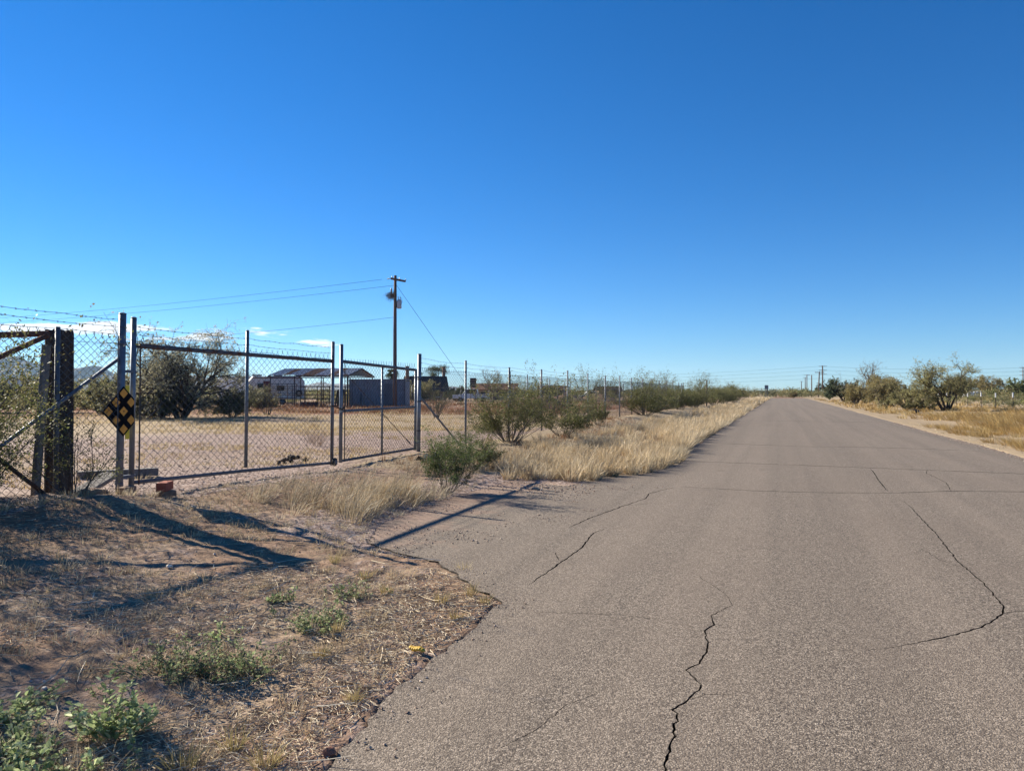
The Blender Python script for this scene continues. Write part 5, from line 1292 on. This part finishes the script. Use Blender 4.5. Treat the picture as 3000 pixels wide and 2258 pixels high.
gl.append(tufts(19, field(rg, 500, -55, -14, 56, 95, tw, (.6, 1.4)), 14, .34, .04, RED, (0, 0), .7, .5))
gl.append(tufts(20, field(rg, 500, -60, -9, 45, 130, None, (.6, 1.4)), 10, .25, .05, STRAW, (0, 0), .8, .6))
grass_obj('yard_grass', 'patches of yellow dry grass and rusty weeds across the yard behind the gates', gl)

# ---- litter: straw bits, twigs, pebbles
rg = np.random.default_rng(55)
def litter(n, x0, x1, y0, y1, L, r, cols, test=None, lift=.006):
    P = np.array(field(rg, n, x0, x1, y0, y1, test)); z = gh(P[:, 0], P[:, 1])+lift
    a = rg.uniform(0, 6.283, n); l = L*rg.uniform(.3, 1.4, n); d = np.stack([np.cos(a), np.sin(a), rg.normal(0, .10, n)], 1)*l[:, None]
    c = np.stack([P[:, 0], P[:, 1], z+rg.uniform(0, .012, n)], 1)
    k = d*.5+rg.normal(0, .12, (n, 3))*l[:, None]*[1, 1, .3]
    V, F = merge([prisms(c, c+k, r*rg.uniform(.6, 1.4, n), r, 3), prisms(c+k, c+d, r, r*.5, 3)])
    col = cols[rg.integers(0, len(cols), n)]*rg.uniform(.7, 1.2, (n, 1))
    return V, F, np.concatenate([np.repeat(col, 6, 0)]*2)
LIT = np.array([(.56,.47,.33), (.68,.59,.45), (.46,.36,.24), (.32,.23,.15)])
edge = lambda x, y: fbm(x/.9, y/.9, 3, 81) > .38
bt_ = [litter(9000, -4.2, -1.72, 1.5, 5.6, .06, .0015, LIT, edge), litter(5000, -2.7, -1.74, 1.6, 5.0, .07, .0016, LIT), litter(7000, -7.4, -2.2, 2.0, 9.5, .065, .0016, LIT, edge), litter(420, -4.4, -1.75, 1.5, 5.2, .22, .0024, LIT), litter(90, -6.5, -2.0, 1.8, 9, .32, .0032, LIT)]
V, F = merge([(b_[0], b_[1]) for b_ in bt_])
tag(link('straw_litter', mesh_np('straw_litter', V, F, np.concatenate([b_[2] for b_ in bt_])), M['twig']), 'broken straw and dead twigs strewn over the near verge', 'litter', kind='stuff')
def pebbles(P, smin, smax, cols, onroad=False):
    n = len(P); s = smin*(smax/smin)**(rg.random(n)**2.2)
    o = np.array([(1,0,0),(0,1,0),(-1,0,0),(0,-1,0),(0,0,1),(0,0,-1),(.6,.6,.5),(-.6,.55,.55),(.5,-.6,.55)]); 
    o = np.array([(1,0,0),(0,1,0),(-1,0,0),(0,-1,0),(0,0,1),(0,0,-1)]); f = np.array([(0,1,4),(1,2,4),(2,3,4),(3,0,4),(1,0,5),(2,1,5),(3,2,5),(0,3,5)])
    a = rg.uniform(0, 6.283, n); ca, sa = np.cos(a), np.sin(a)
    V = o[None]*rg.uniform(.6, 1.25, (n, 6, 1))*np.stack([s, s*rg.uniform(.6, 1, n), s*rg.uniform(.4, .75, n)], 1)[:, None]
    V = np.stack([V[..., 0]*ca[:, None]-V[..., 1]*sa[:, None], V[..., 0]*sa[:, None]+V[..., 1]*ca[:, None], V[..., 2]], -1)
    z = np.zeros(n)+.002 if onroad else gh(P[:, 0], P[:, 1])
    V = V+np.stack([P[:, 0], P[:, 1], z+s*.25], 1)[:, None]
    F = (np.arange(n)*6)[:, None, None]+f[None]
    col = cols[rg.integers(0, len(cols), n)]*rg.uniform(.7, 1.25, (n, 1))
    return V.reshape(-1, 3), F.reshape(-1, 3), np.repeat(col, 6, 0)
PEB = np.array([(.36,.26,.20), (.44,.34,.27), (.28,.18,.135), (.54,.45,.38), (.22,.15,.12)])
P1 = np.array(field(rg, 5200, -7.6, -1.72, 1.5, 9))[:, :2]
P2 = np.array(field(rg, 9000, -17, -7.0, 6.5, 18))[:, :2]
P3 = np.array(field(rg, 2600, -7.6, -4.4, 8.5, 13.5))[:, :2]
bt_ = [pebbles(P1, .003, .017, PEB), pebbles(P2, .007, .028, PEB), pebbles(P3, .005, .022, PEB)]
x = rg.uniform(-4.9, -2.2, 9000); y = rg.uniform(6, 12.2, 9000); k = (pd(x, y) < -.02) & (fbm(x/.7, y/.7, 3, 91) > .40+.12*(x+4.9))
bt_.append(pebbles(np.stack([x[k], y[k]], 1), .003, .015, PEB, True))
x = rg.normal(-3.5, .5, 500); y = rg.normal(11.1, .35, 500); k = pd(x, y) < 0
bt_.append(pebbles(np.stack([x[k], y[k]], 1), .006, .022, PEB, True))
x = rg.uniform(-5.2, -1.2, 60000); y = rg.uniform(1.5, 13.5, 60000); d_ = pd(x, y); k = (d_ < 0) & (d_ > -.35*rg.random(60000)**2.5)
bt_.append(pebbles(np.stack([x[k], y[k]], 1)[:5200], .002, .011, PEB, True))
x = rg.uniform(4.6, 5.4, 30000); y = rg.uniform(9, 40, 30000); d_ = pd(x, y); k = (d_ < 0) & (d_ > -.4*rg.random(30000)**2.5)
bt_.append(pebbles(np.stack([x[k], y[k]], 1)[:2500], .005, .02, PEB, True))
V, F = merge([(b_[0], b_[1]) for b_ in bt_])
tag(link('pebbles', mesh_np('pebbles', V, F, np.concatenate([b_[2] for b_ in bt_])), M['twig']), 'small pebbles and gravel on the verge, the drive-in and the yard', 'gravel', kind='stuff')

# ---- green weeds in the near left corner
WEED = [(.33,.38,.20), (.26,.31,.15), (.42,.45,.28), (.20,.25,.12)]
WEED_D = [(.12,.16,.08), (.15,.185,.095), (.19,.20,.115)]
def weed(name, label, x, y, H, W, ns, nl, leaf, seed, cols, foot=.03):
    rg = np.random.default_rng(seed); A = []; B = []; V = []; F = []; Cc = []
    for i in range(ns):
        a = rg.uniform(0, 6.283); tl = rg.uniform(.2, 1.3)*W; d = norm(np.array([math.cos(a)*tl, math.sin(a)*tl, 1.0])); p = np.array([rg.normal(0, foot), rg.normal(0, foot), -.01]); L = H*rg.uniform(.25, 1.35)
        for k in range(5):
            q = p+d*L/5; A.append(p); B.append(q); p = q; d = norm(d+rg.normal(0, .18, 3)+[0, 0, .05])
            for _ in range(nl if k else nl//3):
                c = p+rg.normal(0, .013, 3); ld = norm(rg.normal(size=3)*[1, 1, .45]+[0, 0, .25]+d*.3); sd = norm(np.cross(ld, [0, 0, 1]+rg.normal(0, .35, 3))); up = np.cross(sd, ld); l = leaf*rg.uniform(.5, 1.25); w = l*rg.uniform(.55, .8)
                cup = rg.uniform(-.15, .4); o = len(V)
                V += [c, c+ld*l*.30+sd*w*.45+up*w*cup, c+ld*l*.72+sd*w*.42+up*w*cup, c+ld*l, c+ld*l*.72-sd*w*.42+up*w*cup, c+ld*l*.30-sd*w*.45+up*w*cup, c+ld*l*.5-up*w*.06]
                F += [(o+6, o+j, o+(j+1) % 6) for j in range(6)]
                cc = np.array(cols[rg.integers(len(cols))])*rg.uniform(.7, 1.25); Cc += [cc]*7
    t = thing(name, label, 'weed', on(x, y), 0, 'green weeds on the near verge')
    link('stem', mesh_np('stem', *prisms(A, B, .0028, .002, 4)), M['tan_board'], t)['kind'] = 'stuff'
    link('foliage', mesh_np('foliage', np.array(V), np.array(F), np.array(Cc)), M['weed'], t)
weed('weed', 'bright green leafy weed clump standing alone near the lower left corner', -2.70, 2.40, .23, .9, 20, 8, .032, 1, WEED, .05)
weed('weed', 'wide green weed mat at the very bottom left corner', -2.95, 2.0, .14, 2.3, 38, 9, .026, 2, WEED, .14)
weed('weed', 'green weed mat at the bottom edge right of the corner mat', -2.55, 2.0, .13, 2.3, 38, 9, .026, 3, WEED, .13)
weed('weed', 'dark dusty weed patch behind the bright leafy clump', -2.98, 3.0, .18, 1.9, 46, 6, .020, 4, WEED_D, .11)
weed('weed', 'dark weed patch to the right of the dusty one', -2.72, 3.2, .17, 1.9, 44, 6, .020, 5, WEED_D, .10)
weed('weed', 'flat dark green weed on bare soil in the middle of the verge', -2.80, 4.0, .12, 2.4, 34, 7, .022, 6, WEED_D, .10)
weed('weed', 'small dark weed left of the flat one on the bare soil', -3.28, 4.25, .09, 2.0, 10, 6, .024, 7, WEED_D, .04)
weed('weed', 'small grey-green weed nearest the drive-in edge', -2.92, 4.65, .11, 2.2, 20, 6, .020, 8, WEED_D, .08)
weed('weed', 'thin pale weed sprig left of the dark weed patch', -3.12, 3.55, .12, 1.2, 6, 4, .024, 9, WEED, .03)
weed('weed', 'weed mat at the left picture edge above the corner', -3.25, 2.3, .12, 1.9, 20, 7, .028, 10, WEED, .10)
# dead stems standing among the weeds
gl = [tufts(41, [(-2.98,3.0,1.0),(-2.8,3.1,1.0),(-2.66,3.25,1.0),(-3.1,3.1,.8),(-2.72,2.45,.9),(-2.9,2.15,.9),(-2.5,2.1,.8),(-2.8,4.02,.8),(-2.9,4.66,.7),(-2.55,3.4,.8),(-3.3,2.9,.7)], 42, .24, .0026, GREYG, (.1, 0), .9, .13)]
grass_obj('dead_stems', 'dry grey stems standing among the green weeds', gl, 'stems')

# ------------------------------------------------------------------ desert air
hx0, hx1, hy0, hy1 = gx[0]-40, gx[-1]+40, gy[0]-40, gy[-1]+40
hm = bpy.data.materials.new('desert_haze'); hm.use_nodes = True; hn = hm.node_tree
for n in list(hn.nodes): hn.nodes.remove(n)
ho = hn.nodes.new('ShaderNodeOutputMaterial'); hv = hn.nodes.new('ShaderNodeVolumePrincipled')
hv.inputs['Color'].default_value = (.50, .74, 1.0, 1); hv.inputs['Density'].default_value = 5e-5; hv.inputs['Anisotropy'].default_value = .2
hn.links.new(hv.outputs[0], ho.inputs['Volume'])
hz = MB().box(((hx0+hx1)/2, (hy0+hy1)/2, 119), (hx1-hx0, hy1-hy0, 244)).build('haze', hm)
tag(hz, 'thin bluish haze in the air over the whole plain', 'haze', kind='stuff')
